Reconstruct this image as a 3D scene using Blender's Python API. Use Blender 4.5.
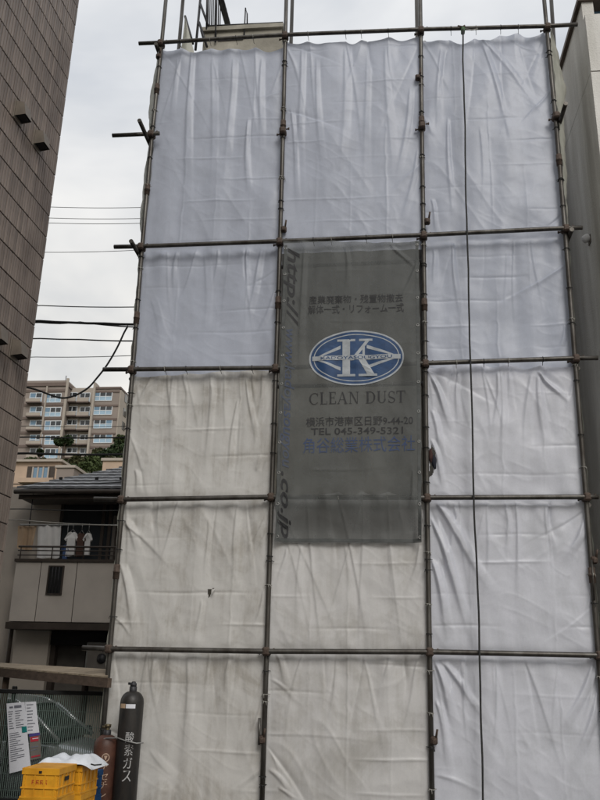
import bpy, math, random
import numpy as np
from mathutils import Vector, Matrix, Euler

random.seed(7)
rng = np.random.default_rng(7)
S = bpy.context.scene
for o in list(bpy.data.objects):
    bpy.data.objects.remove(o)
col = S.collection

# ------------------------------------------------------------------ camera
FPX, YAW, PITCH, ROLL = 820.0, -0.105662, 0.323262, 0.023029
CAM = np.array([3.1047, -9.3836, 1.65])


def cam_rows():
    cy, sy = math.cos(YAW), math.sin(YAW)
    f = np.array([sy * math.cos(PITCH), cy * math.cos(PITCH), math.sin(PITCH)])
    r = np.array([cy, -sy, 0.0])
    u = np.cross(r, f)
    c, s = math.cos(ROLL), math.sin(ROLL)
    return np.array([c * r + s * u, -s * r + c * u, f])


ROWS = cam_rows()


def at(u, v, axis, val):
    """photo pixel -> point on the plane (axis 0=x,1=y,2=z) = val"""
    d = ROWS.T @ np.array([(u - 300) / FPX, -(v - 400) / FPX, 1.0])
    return CAM + d * ((val - CAM[axis]) / d[axis])


def pix(P):
    d = (np.asarray(P, float) - CAM) @ ROWS.T
    return np.stack([300 + FPX * d[..., 0] / d[..., 2], 400 - FPX * d[..., 1] / d[..., 2]], -1)


cd = bpy.data.cameras.new('camera')
cam = bpy.data.objects.new('camera', cd)
col.objects.link(cam)
cd.sensor_fit = 'HORIZONTAL'
cd.sensor_width = 36
cd.lens = FPX / 600 * 36
cd.clip_start = 0.05
cd.clip_end = 5000
M4 = Matrix.Identity(4)
for i in range(3):
    M4[i][0], M4[i][1], M4[i][2], M4[i][3] = ROWS[0][i], ROWS[1][i], -ROWS[2][i], CAM[i]
cam.matrix_world = M4
S.camera = cam

# ------------------------------------------------------------------ sky, sun, exposure
SUN_EL, SUN_AZ = math.radians(38), math.radians(158)      # azimuth from +Y, clockwise seen from above
W = bpy.data.worlds.new('World')
S.world = W
W.use_nodes = True
nt = W.node_tree
nt.nodes.clear()
wo = nt.nodes.new('ShaderNodeOutputWorld')
bg = nt.nodes.new('ShaderNodeBackground')
sky = nt.nodes.new('ShaderNodeTexSky')
sky.sky_type = 'NISHITA'
sky.sun_disc = False
sky.sun_elevation = SUN_EL
sky.sun_rotation = SUN_AZ
tc = nt.nodes.new('ShaderNodeTexCoord')
mp = nt.nodes.new('ShaderNodeMapping')
mp.inputs['Scale'].default_value = (1.0, 1.0, 2.2)
nz = nt.nodes.new('ShaderNodeTexNoise')
nz.inputs['Scale'].default_value = 2.3
nz.inputs['Detail'].default_value = 5
nz.inputs['Roughness'].default_value = 0.5
nz.inputs['Distortion'].default_value = 0.4
cr = nt.nodes.new('ShaderNodeValToRGB')                     # cloud thickness -> cloud brightness
cr.color_ramp.elements[0].position = 0.36
cr.color_ramp.elements[0].color = (5.0, 5.3, 5.75, 1)
cr.color_ramp.elements[1].position = 0.62
cr.color_ramp.elements[1].color = (8.0, 8.05, 8.1, 1)
sx = nt.nodes.new('ShaderNodeSeparateXYZ')
el = nt.nodes.new('ShaderNodeValToRGB')                     # thinner, warmer cloud low over the horizon
el.color_ramp.elements[0].position = 0.10
el.color_ramp.elements[0].color = (1.30, 1.19, 1.00, 1)
el.color_ramp.elements[1].position = 0.62
el.color_ramp.elements[1].color = (1, 1, 1, 1)
mul = nt.nodes.new('ShaderNodeMix')
mul.data_type = 'RGBA'
mul.blend_type = 'MULTIPLY'
mul.inputs[0].default_value = 1.0
mixs = nt.nodes.new('ShaderNodeMix')
mixs.data_type = 'RGBA'
mixs.inputs[0].default_value = 0.90
L = nt.links.new
L(tc.outputs['Generated'], mp.inputs['Vector'])
L(mp.outputs['Vector'], nz.inputs['Vector'])
L(nz.outputs['Fac'], cr.inputs['Fac'])
L(tc.outputs['Generated'], sx.inputs[0])
L(sx.outputs['Z'], el.inputs['Fac'])
L(cr.outputs['Color'], mul.inputs[6])
L(el.outputs['Color'], mul.inputs[7])
L(sky.outputs['Color'], mixs.inputs[6])
L(mul.outputs[2], mixs.inputs[7])
L(mixs.outputs[2], bg.inputs['Color'])
bg.inputs['Strength'].default_value = 0.10
L(bg.outputs[0], wo.inputs['Surface'])

sd = bpy.data.lights.new('sun', 'SUN')
sd.energy = 1.3
sd.angle = math.radians(25)
sd.color = (1.0, 0.96, 0.90)
sun = bpy.data.objects.new('sun', sd)
col.objects.link(sun)
sv = Vector((math.sin(SUN_AZ) * math.cos(SUN_EL), math.cos(SUN_AZ) * math.cos(SUN_EL), math.sin(SUN_EL)))
sun.rotation_euler = (-sv).to_track_quat('-Z', 'Y').to_euler()
sun.location = (0, -20, 30)

S.render.engine = 'CYCLES'
S.view_settings.view_transform = 'Standard'
S.view_settings.look = 'None'
S.view_settings.exposure = 0.25
S.view_settings.gamma = 1.0
S.view_settings.use_curve_mapping = False
S.render.resolution_x, S.render.resolution_y = 768, 1024


# ------------------------------------------------------------------ materials
def nodes_of(m):
    m.use_nodes = True
    t = m.node_tree
    return t, t.nodes.get('Principled BSDF')


def mat(name, c, rough=0.7, metal=0.0, var=0.25, scale=6.0, bump=0.0, bscale=60.0, c2=None, stretch=(1, 1, 1), spec=0.35, detail=6):
    """principled with a soft noise variation of the colour and an optional fine bump"""
    m = bpy.data.materials.new(name)
    t, b = nodes_of(m)
    b.inputs['Roughness'].default_value = rough
    b.inputs['Metallic'].default_value = metal
    b.inputs['Specular IOR Level'].default_value = spec
    co = t.nodes.new('ShaderNodeTexCoord')
    ma = t.nodes.new('ShaderNodeMapping')
    ma.inputs['Scale'].default_value = stretch
    t.links.new(co.outputs['Object'], ma.inputs['Vector'])
    n = t.nodes.new('ShaderNodeTexNoise')
    n.inputs['Scale'].default_value = scale
    n.inputs['Detail'].default_value = detail
    n.inputs['Roughness'].default_value = 0.6
    t.links.new(ma.outputs['Vector'], n.inputs['Vector'])
    r = t.nodes.new('ShaderNodeValToRGB')
    r.color_ramp.elements[0].position = 0.32
    r.color_ramp.elements[1].position = 0.68
    lo = c2 if c2 else tuple(x * (1 - var) for x in c)
    r.color_ramp.elements[0].color = (*lo, 1)
    r.color_ramp.elements[1].color = (*(tuple(min(1, x * (1 + var * .5)) for x in c)), 1)
    t.links.new(n.outputs['Fac'], r.inputs['Fac'])
    t.links.new(r.outputs['Color'], b.inputs['Base Color'])
    if bump:
        n2 = t.nodes.new('ShaderNodeTexNoise')
        n2.inputs['Scale'].default_value = bscale
        n2.inputs['Detail'].default_value = 4
        t.links.new(co.outputs['Object'], n2.inputs['Vector'])
        bp = t.nodes.new('ShaderNodeBump')
        bp.inputs['Strength'].default_value = bump
        bp.inputs['Distance'].default_value = 0.01
        t.links.new(n2.outputs['Fac'], bp.inputs['Height'])
        t.links.new(bp.outputs['Normal'], b.inputs['Normal'])
    return m


def per_object_tint(m, amt=0.25, island=False):
    """each tile or brick a slightly different tone"""
    t, b = nodes_of(m)
    lk = b.inputs['Base Color'].links[0]
    src = lk.from_socket
    oi = t.nodes.new('ShaderNodeNewGeometry' if island else 'ShaderNodeObjectInfo')
    mr = t.nodes.new('ShaderNodeMapRange')
    mr.inputs['To Min'].default_value = 1 - amt
    mr.inputs['To Max'].default_value = 1 + amt
    t.links.new(oi.outputs['Random Per Island' if island else 'Random'], mr.inputs['Value'])
    mx = t.nodes.new('ShaderNodeMix')
    mx.data_type = 'RGBA'
    mx.blend_type = 'MULTIPLY'
    mx.inputs[0].default_value = 1
    t.links.new(src, mx.inputs[6])
    t.links.new(mr.outputs['Result'], mx.inputs[7])
    t.links.new(mx.outputs[2], b.inputs['Base Color'])


def sheet_mat(name, clean, dirty, trans=0.3, stain=(0.45, 0.65), streak=0.5, rough=0.5, open_=0.0, weave=0.05):
    """woven plastic sheeting: reflects, lets part of the daylight through, carries grime and rain streaks"""
    m = bpy.data.materials.new(name)
    t, b = nodes_of(m)
    N, K = t.nodes.new, t.links.new
    co = N('ShaderNodeTexCoord')
    mpa = N('ShaderNodeMapping')
    mpa.inputs['Scale'].default_value = (7, 1, 0.8)
    K(co.outputs['Object'], mpa.inputs['Vector'])
    ns = N('ShaderNodeTexNoise')            # rain streaks, stretched downwards
    ns.inputs['Scale'].default_value = 2.2
    ns.inputs['Detail'].default_value = 7
    ns.inputs['Roughness'].default_value = 0.62
    K(mpa.outputs['Vector'], ns.inputs['Vector'])
    nb = N('ShaderNodeTexNoise')            # blotchy grime
    nb.inputs['Scale'].default_value = 1.7
    nb.inputs['Detail'].default_value = 8
    nb.inputs['Roughness'].default_value = 0.65
    nb.inputs['Distortion'].default_value = 0.6
    K(co.outputs['Object'], nb.inputs['Vector'])
    mx = N('ShaderNodeMix')
    mx.data_type = 'FLOAT'
    mx.inputs[0].default_value = streak
    K(nb.outputs['Fac'], mx.inputs[2])
    K(ns.outputs['Fac'], mx.inputs[3])
    mr = N('ShaderNodeMapRange')
    mr.inputs['From Min'].default_value = stain[0]
    mr.inputs['From Max'].default_value = stain[1]
    mr.interpolation_type = 'SMOOTHSTEP'
    K(mx.outputs[0], mr.inputs['Value'])
    cm = N('ShaderNodeMix')
    cm.data_type = 'RGBA'
    cm.inputs[6].default_value = (*clean, 1)
    cm.inputs[7].default_value = (*dirty, 1)
    K(mr.outputs['Result'], cm.inputs[0])
    # fine speckle of dust
    nf = N('ShaderNodeTexNoise')
    nf.inputs['Scale'].default_value = 55
    nf.inputs['Detail'].default_value = 3
    K(co.outputs['Object'], nf.inputs['Vector'])
    mf = N('ShaderNodeMapRange')
    mf.inputs['From Min'].default_value = .3
    mf.inputs['From Max'].default_value = .7
    mf.inputs['To Min'].default_value = .97
    mf.inputs['To Max'].default_value = 1.02
    K(nf.outputs['Fac'], mf.inputs['Value'])
    c2 = N('ShaderNodeMix')
    c2.data_type = 'RGBA'
    c2.blend_type = 'MULTIPLY'
    c2.inputs[0].default_value = 1
    K(cm.outputs[2], c2.inputs[6])
    K(mf.outputs['Result'], c2.inputs[7])
    b.inputs['Roughness'].default_value = rough
    b.inputs['Specular IOR Level'].default_value = 0.42
    K(c2.outputs[2], b.inputs['Base Color'])
    # crumple relief
    nr = N('ShaderNodeTexNoise')
    nr.noise_type = 'RIDGED_MULTIFRACTAL'
    nr.inputs['Scale'].default_value = 2.6
    nr.inputs['Detail'].default_value = 6
    nr.inputs['Distortion'].default_value = 0.5
    K(co.outputs['Object'], nr.inputs['Vector'])
    bp = N('ShaderNodeBump')
    bp.inputs['Strength'].default_value = weave
    bp.inputs['Distance'].default_value = 0.02
    K(nr.outputs['Fac'], bp.inputs['Height'])
    K(bp.outputs['Normal'], b.inputs['Normal'])
    tr = N('ShaderNodeBsdfTranslucent')
    K(c2.outputs[2], tr.inputs['Color'])
    K(bp.outputs['Normal'], tr.inputs['Normal'])
    ms = N('ShaderNodeMixShader')
    ms.inputs[0].default_value = trans
    K(b.outputs[0], ms.inputs[1])
    K(tr.outputs[0], ms.inputs[2])
    out = t.nodes.get('Material Output')
    if open_:
        tp = N('ShaderNodeBsdfTransparent')
        m2 = N('ShaderNodeMixShader')
        m2.inputs[0].default_value = open_
        K(ms.outputs[0], m2.inputs[1])
        K(tp.outputs[0], m2.inputs[2])
        K(m2.outputs[0], out.inputs['Surface'])
    else:
        K(ms.outputs[0], out.inputs['Surface'])
    return m


def glass_mat(name, c=(0.03, 0.035, 0.04), rough=0.06):
    m = bpy.data.materials.new(name)
    t, b = nodes_of(m)
    b.inputs['Base Color'].default_value = (*c, 1)
    b.inputs['Roughness'].default_value = rough
    b.inputs['Specular IOR Level'].default_value = 0.6
    n = t.nodes.new('ShaderNodeTexNoise')
    n.inputs['Scale'].default_value = 1.5
    bp = t.nodes.new('ShaderNodeBump')
    bp.inputs['Strength'].default_value = 0.04
    t.links.new(n.outputs['Fac'], bp.inputs['Height'])
    t.links.new(bp.outputs['Normal'], b.inputs['Normal'])
    return m


MT = {}
MT['sheet_white'] = sheet_mat('sheet_white', (0.77, 0.785, 0.86), (0.67, 0.685, 0.74), 0.34, (0.42, 0.7), 0.25, 0.36)
MT['sheet_upper'] = sheet_mat('sheet_upper', (0.585, 0.625, 0.735), (0.52, 0.555, 0.65), 0.36, (0.40, 0.7), 0.25, 0.36)
MT['sheet_lower'] = sheet_mat('sheet_lower', (0.70, 0.69, 0.685), (0.53, 0.515, 0.49), 0.28, (0.42, 0.68), 0.25, 0.40)
MT['sheet_dirty'] = sheet_mat('sheet_dirty', (0.68, 0.668, 0.645), (0.44, 0.415, 0.375), 0.26, (0.44, 0.68), 0.3, 0.5, weave=.07)
MT['sheet_side'] = sheet_mat('sheet_side', (0.50, 0.50, 0.44), (0.36, 0.36, 0.31), 0.3, (0.4, 0.65), 0.5, 0.5)
MT['sheet_grey'] = sheet_mat('sheet_grey', (0.135, 0.143, 0.14), (0.095, 0.10, 0.097), 0.2, (0.38, 0.7), 0.25, 0.6, open_=0.31, weave=.05)
MT['print_dark'] = mat('print_dark', (0.034, 0.034, 0.036), 0.7, var=.3, scale=20)
MT['print_blue'] = mat('print_blue', (0.022, 0.060, 0.150), 0.6, var=.3, scale=8)
MT['print_faded'] = mat('print_faded', (0.05, 0.065, 0.11), 0.7, var=.35, scale=5, c2=(0.085, 0.097, 0.12))
MT['print_company'] = mat('print_company', (0.036, 0.056, 0.125), 0.7, var=.35, scale=7, c2=(0.06, 0.078, 0.12))
MT['print_white'] = mat('print_white', (0.36, 0.385, 0.41), 0.6, var=.25, scale=9)
MT['pipe'] = mat('pipe', (0.10, 0.095, 0.087), 0.40, 0.55, var=.2, scale=8, c2=(0.042, 0.036, 0.03), bump=.15, stretch=(1, 1, .3))
MT['rust'] = mat('rust', (0.095, 0.07, 0.055), 0.65, 0.3, var=.4, scale=30, c2=(0.045, 0.03, 0.024), bump=.3)
MT['cord_dark'] = mat('cord_dark', (0.03, 0.03, 0.03), 0.8, var=.3, scale=30)
MT['cord_pale'] = mat('cord_pale', (0.33, 0.32, 0.29), 0.8, var=.3, scale=30)
MT['tile'] = mat('tile', (0.215, 0.175, 0.15), 0.42, var=.25, scale=1.6, c2=(0.135, 0.108, 0.093), bump=.12, bscale=40)
per_object_tint(MT['tile'], .2)
per_object_tint(MT['tile'], .14, True)
MT['grout'] = mat('grout', (0.034, 0.028, 0.025), 0.9, var=.3, scale=8)
MT['vent'] = mat('vent', (0.165, 0.14, 0.115), 0.45, 0.3, var=.25, scale=8)
MT['black'] = mat('black', (0.012, 0.012, 0.012), 0.6, var=.2)
MT['stucco'] = mat('stucco', (0.66, 0.65, 0.62), 0.9, var=.12, scale=2.5, c2=(0.50, 0.485, 0.45), bump=.6, bscale=45, stretch=(1.6, 1.6, .22))
MT['coping'] = mat('coping', (0.13, 0.10, 0.08), 0.6, 0.2, var=.3, scale=6)
MT['concrete'] = mat('concrete', (0.36, 0.34, 0.29), 0.9, var=.3, scale=2.2, c2=(0.24, 0.225, 0.19), bump=.4, bscale=30)
MT['dark_steel'] = mat('dark_steel', (0.05, 0.05, 0.055), 0.5, 0.4, var=.3, scale=10)
MT['asphalt'] = mat('asphalt', (0.06, 0.06, 0.062), 0.9, var=.35, scale=1.5, bump=.5, bscale=120)
MT['hill'] = mat('hill', (0.06, 0.07, 0.035), 0.95, var=.4, scale=.3, bump=.8, bscale=4)
MT['house_wall'] = mat('house_wall', (0.47, 0.42, 0.365), 0.85, var=.1, scale=2, bump=.25, bscale=80)
MT['house_panel'] = mat('house_panel', (0.54, 0.49, 0.44), 0.8, var=.08, scale=2, bump=.15, bscale=80, c2=(0.47, 0.425, 0.385))
MT['house_trim'] = mat('house_trim', (0.055, 0.043, 0.035), 0.55, var=.25, scale=6)
MT['roof'] = mat('roof', (0.20, 0.205, 0.22), 0.42, var=.3, scale=5, c2=(0.11, 0.113, 0.12), bump=.2, bscale=30)
MT['soffit'] = mat('soffit', (0.16, 0.145, 0.13), 0.8, var=.15)
MT['glass'] = glass_mat('glass')
MT['glass_pale'] = glass_mat('glass_pale', (0.13, 0.22, 0.31), 0.1)
MT['alu'] = mat('alu', (0.30, 0.30, 0.29), 0.4, 0.6, var=.15)
MT['cloth_white'] = mat('cloth_white', (0.66, 0.65, 0.64), 0.9, var=.1, scale=4)
MT['cloth_tan'] = mat('cloth_tan', (0.42, 0.30, 0.20), 0.9, var=.15, scale=4)
MT['cloth_brown'] = mat('cloth_brown', (0.075, 0.04, 0.03), 0.9, var=.2, scale=6)
MT['cloth_blue'] = mat('cloth_blue', (0.06, 0.10, 0.22), 0.9, var=.2, scale=6)
MT['cloth_red'] = mat('cloth_red', (0.055, 0.027, 0.024), 0.9, var=.3, scale=12)
MT['cloth_navy'] = mat('cloth_navy', (0.02, 0.022, 0.032), 0.9, var=.3, scale=12)
MT['apt_wall'] = mat('apt_wall', (0.255, 0.215, 0.19), 0.85, var=.12, scale=.4)
MT['apt_pale'] = mat('apt_pale', (0.38, 0.335, 0.29), 0.85, var=.12, scale=.4)
MT['apt_white'] = mat('apt_white', (0.62, 0.66, 0.70), 0.6, var=.08, scale=.6)
MT['apt_frost'] = mat('apt_frost', (0.34, 0.47, 0.58), 0.4, var=.1, scale=.6)
MT['apt_band'] = mat('apt_band', (0.15, 0.115, 0.10), 0.85, var=.12, scale=.5)
MT['tan_house'] = mat('tan_house', (0.46, 0.345, 0.26), 0.85, var=.12, scale=1)
MT['bark'] = mat('bark', (0.08, 0.06, 0.045), 0.9, var=.3, scale=5, bump=.5)
def leaf_mat(name, c):
    m = mat(name, c, 0.65, var=.5, scale=2.2, spec=.2)
    per_object_tint(m, .2)
    return m
MT['leaf_dark'] = leaf_mat('leaf_dark', (0.035, 0.055, 0.022))
MT['leaf_mid'] = leaf_mat('leaf_mid', (0.06, 0.08, 0.03))
MT['leaf_olive'] = leaf_mat('leaf_olive', (0.085, 0.088, 0.04))
MT['fence_wire'] = mat('fence_wire', (0.17, 0.225, 0.20), 0.5, 0.3, var=.2, scale=5)
MT['car_paint'] = mat('car_paint', (0.40, 0.41, 0.42), 0.28, 0.7, var=.05, scale=2)
MT['car_glass'] = glass_mat('car_glass', (0.02, 0.035, 0.032), 0.05)
MT['rubber'] = mat('rubber', (0.02, 0.02, 0.02), 0.85, var=.2)
MT['wood'] = mat('wood', (0.31, 0.255, 0.185), 0.85, var=.3, scale=4, c2=(0.15, 0.115, 0.08), stretch=(.6, 8, 8), bump=.3)
MT['wood_dark'] = mat('wood_dark', (0.085, 0.06, 0.045), 0.85, var=.3, scale=4, stretch=(.6, 6, 6), bump=.3)
MT['crate_yellow'] = mat('crate_yellow', (0.68, 0.33, 0.018), 0.5, var=.15, scale=5, c2=(0.50, 0.22, 0.012), bump=.08)
MT['crate_blue'] = mat('crate_blue', (0.015, 0.06, 0.16), 0.5, var=.2, scale=5)
MT['print_red'] = mat('print_red', (0.42, 0.05, 0.015), 0.6, var=.3, scale=20)
MT['sack'] = mat('sack', (0.68, 0.71, 0.76), 0.5, var=.1, scale=6, bump=.35, bscale=25)
MT['paper'] = mat('paper', (0.68, 0.69, 0.74), 0.8, var=.05, scale=4)
MT['ink'] = mat('ink', (0.16, 0.165, 0.2), 0.8, var=.2, scale=20)
MT['teal'] = mat('teal', (0.01, 0.20, 0.19), 0.7, var=.1)
MT['card_red'] = mat('card_red', (0.42, 0.03, 0.05), 0.7, var=.1)
MT['card_blue'] = mat('card_blue', (0.07, 0.06, 0.25), 0.7, var=.1)
MT['cyl_black'] = mat('cyl_black', (0.015, 0.015, 0.015), 0.42, var=.3, scale=16, c2=(0.032, 0.028, 0.025), bump=.15, stretch=(1, 1, .35))
MT['cyl_brown'] = mat('cyl_brown', (0.095, 0.042, 0.028), 0.5, var=.3, scale=8, c2=(0.05, 0.022, 0.016), bump=.1)
MT['cyl_print'] = mat('cyl_print', (0.40, 0.40, 0.40), 0.7, var=.3, scale=18)
MT['cyl_print_tan'] = mat('cyl_print_tan', (0.42, 0.30, 0.22), 0.7, var=.3, scale=18)
MT['brass'] = mat('brass', (0.16, 0.13, 0.08), 0.45, 0.7, var=.3, scale=20)
MT['green_tape'] = mat('green_tape', (0.06, 0.13, 0.05), 0.6, var=.3, scale=20)


# ------------------------------------------------------------------ mesh helpers
class MB:
    def __init__(s):
        s.v, s.f, s.smooth = [], [], []

    def add(s, vs, fs, smooth=False):
        n = len(s.v)
        s.v += [tuple(map(float, q)) for q in vs]
        for f in fs:
            s.f.append([n + i for i in f])
            s.smooth.append(smooth)
        return s

    def box(s, c, d, rot=None, bevel=0.0):
        hx, hy, hz = d[0] / 2, d[1] / 2, d[2] / 2
        if bevel:
            b = min(bevel, hx * .45, hy * .45, hz * .45)
            vs, idx = [], {}
            for sx_ in (-1, 1):
                for sy_ in (-1, 1):
                    for sz_ in (-1, 1):
                        for k in range(3):
                            q = [sx_ * (hx - b), sy_ * (hy - b), sz_ * (hz - b)]
                            q[k] = (sx_ * hx, sy_ * hy, sz_ * hz)[k]
                            idx[(sx_, sy_, sz_, k)] = len(vs)
                            vs.append(q)
            fs = []
            g = lambda a, b_, c_, k: idx[(a, b_, c_, k)]
            for sgn in (-1, 1):
                for k in range(3):
                    o1, o2 = [j for j in range(3) if j != k]
                    ring = []
                    for (p, q) in ((-1, -1), (1, -1), (1, 1), (-1, 1)):
                        t = [0, 0, 0]
                        t[k], t[o1], t[o2] = sgn, p, q
                        ring.append(g(*t, k))
                    fs.append(ring)
            for k in range(3):
                o1, o2 = [j for j in range(3) if j != k]
                for p in (-1, 1):
                    for q in (-1, 1):
                        t0, t1 = [0] * 3, [0] * 3
                        t0[k], t1[k] = -1, 1
                        t0[o1] = t1[o1] = p
                        t0[o2] = t1[o2] = q
                        fs.append([g(*t0, o1), g(*t1, o1), g(*t1, o2), g(*t0, o2)])
            for a in (-1, 1):
                for b_ in (-1, 1):
                    for c_ in (-1, 1):
                        fs.append([g(a, b_, c_, 0), g(a, b_, c_, 1), g(a, b_, c_, 2)])
        else:
            vs = [(x, y, z) for x in (-hx, hx) for y in (-hy, hy) for z in (-hz, hz)]
            fs = [[0, 1, 3, 2], [4, 6, 7, 5], [0, 4, 5, 1], [2, 3, 7, 6], [0, 2, 6, 4], [1, 5, 7, 3]]
        if rot is not None:
            R = Euler(rot).to_matrix()
            vs = [R @ Vector(q) for q in vs]
        return s.add([(q[0] + c[0], q[1] + c[1], q[2] + c[2]) for q in vs], fs)

    def b2(s, lo, hi, bevel=0.0):
        return s.box([(a + b) / 2 for a, b in zip(lo, hi)], [abs(b - a) for a, b in zip(lo, hi)], None, bevel)

    def tube(s, pts, r, n=10, cap=True):
        pts = [Vector(q) for q in pts]
        rs = r if isinstance(r, (list, tuple)) else [r] * len(pts)
        vs, fs = [], []
        up = None
        for i, q in enumerate(pts):
            t = (pts[min(i + 1, len(pts) - 1)] - pts[max(i - 1, 0)]).normalized()
            if up is None:
                up = Vector((0, 0, 1)) if abs(t.z) < .9 else Vector((0, 1, 0))
            a = t.cross(up).normalized()
            b = a.cross(t).normalized()
            up = b
            for k in range(n):
                w = 2 * math.pi * k / n
                vs.append(q + (a * math.cos(w) + b * math.sin(w)) * rs[i])
        for i in range(len(pts) - 1):
            for k in range(n):
                fs.append([i * n + k, i * n + (k + 1) % n, (i + 1) * n + (k + 1) % n, (i + 1) * n + k])
        s.add(vs, fs, True)
        if cap:
            m = len(s.v) - len(vs)
            s.f.append([m + k for k in range(n)][::-1]); s.smooth.append(False)
            e = m + (len(pts) - 1) * n
            s.f.append([e + k for k in range(n)]); s.smooth.append(False)
        return s

    def lathe(s, prof, c=(0, 0, 0), n=28):
        vs, fs = [], []
        for (r, z) in prof:
            for k in range(n):
                w = 2 * math.pi * k / n
                vs.append((c[0] + r * math.cos(w), c[1] + r * math.sin(w), c[2] + z))
        for i in range(len(prof) - 1):
            for k in range(n):
                fs.append([i * n + k, i * n + (k + 1) % n, (i + 1) * n + (k + 1) % n, (i + 1) * n + k])
        return s.add(vs, fs, True)

    def mesh(s, name, m):
        me = bpy.data.meshes.new(name)
        me.from_pydata(s.v, [], s.f)
        me.polygons.foreach_set('use_smooth', s.smooth)
        if m:
            me.materials.append(MT[m])
        me.update()
        return me

    def build(s, name, m, parent=None):
        return link(name, s.mesh(name, m), parent)


def link(name, me, parent=None):
    o = bpy.data.objects.new(name, me)
    col.objects.link(o)
    if parent:
        o.parent = parent
        # parents are never rotated or scaled here, so the offset is their location
        o.location = -parent_offset(parent)
    return o


def parent_offset(p):
    v = Vector((0, 0, 0))
    while p:
        v += p.location
        p = p.parent
    return v


def tag(o, label=None, cat=None, group=None, kind=None):
    if label: o['label'] = label
    if cat: o['category'] = cat
    if group: o['group'] = group
    if kind: o['kind'] = kind
    return o


def thing(name, label, cat, loc=(0, 0, 0), group=None):
    o = bpy.data.objects.new(name, None)
    o.empty_display_size = 0.2
    col.objects.link(o)
    o.location = loc
    return tag(o, label, cat, group)


def inst(name, me, parent, loc, rot=None):
    """an object sharing mesh data at a world place"""
    o = bpy.data.objects.new(name, me)
    col.objects.link(o)
    o.parent = parent
    o.location = Vector(loc) - parent_offset(parent)
    if rot:
        o.rotation_euler = rot
    return o


def text_geo(body, bold=0.0, shear=0.0, spacing=1.0):
    """flat glyph outlines as verts (n,2) scaled to unit height box and triangle faces"""
    cu = bpy.data.curves.new('txt', 'FONT')
    cu.body = body
    cu.offset = bold
    cu.shear = shear
    cu.space_character = spacing
    cu.resolution_u = 3
    ob = bpy.data.objects.new('txt', cu)
    col.objects.link(ob)
    bpy.context.view_layer.update()
    dg = bpy.context.evaluated_depsgraph_get()
    me = bpy.data.meshes.new_from_object(ob.evaluated_get(dg))
    vs = np.array([v.co[:2] for v in me.vertices]) if len(me.vertices) else np.zeros((0, 2))
    fs = [list(q.vertices) for q in me.polygons]
    bpy.data.objects.remove(ob)
    bpy.data.curves.remove(cu)
    bpy.data.meshes.remove(me)
    return vs, fs


def fit_text(vs):
    lo, hi = vs.min(0), vs.max(0)
    return (vs - lo) / (hi - lo), (hi - lo)[0] / (hi - lo)[1]


# ------------------------------------------------------------------ ground and hillside
def hill_h(x, y):
    t1 = np.clip((y - 12) / 33.0, 0, 1)
    t2 = np.clip((y - 45) / 92.0, 0, 1)
    t3 = np.clip((y - 137) / 400.0, 0, 1)
    h = 13 * t1 ** 1.2 + 26 * t2 + 12 * t3
    return h + (np.sin(x * .13 + 1) * .8 + np.sin(x * .05 + y * .07) * 1.2) * np.clip((y - 14) / 20, 0, 1) * np.clip((150 - y) / 20, 0, 1)


def ground_h(y):
    t = np.clip((y - 0.7) / 1.0, 0, 1)
    return -0.23 * t * t * (3 - 2 * t)


def grid_sheet(name, xs, ys, hf, m):
    X, Y = np.meshgrid(xs, ys)
    Z = hf(X, Y)
    vs = np.stack([X, Y, Z], -1).reshape(-1, 3)
    nx = len(xs)
    fs = [[j * nx + i, j * nx + i + 1, (j + 1) * nx + i + 1, (j + 1) * nx + i] for j in range(len(ys) - 1) for i in range(nx - 1)]
    b = MB().add(vs, fs, True)
    return tag(b.build(name, m), kind='structure')


xs = np.concatenate([[-1500, -400, -120], np.arange(-60, 61, 6), [120, 400, 1500]])
ys = np.concatenate([[-1500, -400, -100, -30, -12, -4], np.arange(0, 3, .25), [4, 8, 16, 40, 150, 600, 2000]])
grid_sheet('ground', xs, ys, lambda X, Y: ground_h(Y), 'asphalt')
grid_sheet('hillside', np.arange(-170, 111, 5.0), np.arange(12, 400, 4.0), lambda X, Y: hill_h(X, Y) - 0.35, 'hill')

# ------------------------------------------------------------------ scaffold
NODES = [[(110, 649), (122.5, 500.5), (132.5, 371), (142, 248.5), (152, 136), (161.5, 45.5)],
         [(266.7, 651.5), (271.5, 498), (276, 369.5), (280, 243.5), (283, 133), (285.3, 37.8)],
         [(429.5, 652), (427, 498.7), (425.2, 365), (423.5, 237.3), (421.8, 128), (420.7, 32.5)],
         [(598.3, 655.5), (586, 498), (575, 360), (565, 230.5), (555.5, 118), (546.8, 29.3)]]
ND = [[at(u, v, 1, 0.0) for (u, v) in P] for P in NODES]      # 4 poles x 6 rails, world points on the facade plane
POLE_R = 0.0285
scaf = thing('scaffold', 'tall steel pipe scaffold of upright poles and cross rails holding the dust sheets', 'scaffold', (2.7, 0, 0))


def pole_x(k, z):
    zz = [0.0] + [n[2] for n in ND[k]] + [12.6]
    slope = (ND[k][5][0] - ND[k][3][0]) / (ND[k][5][2] - ND[k][3][2])
    xx = [ND[k][0][0] - (ND[k][1][0] - ND[k][0][0])] + [n[0] for n in ND[k]] + [ND[k][5][0] + slope * (12.6 - ND[k][5][2])]
    return np.interp(z, zz, xx)


TOPZ = [12.6, 12.4, 12.5, 12.6]
for k in range(4):
    zz = [0.02] + [n[2] for n in ND[k]] + [TOPZ[k]]
    MB().tube([(pole_x(k, z), 0, z) for z in zz], POLE_R, 12).build('pole', 'pipe', scaf)
    MB().b2((pole_x(k, 0) - .07, -.07, 0.0), (pole_x(k, 0) + .07, .07, .012), .004).build('base_plate', 'rust', scaf)
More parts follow.
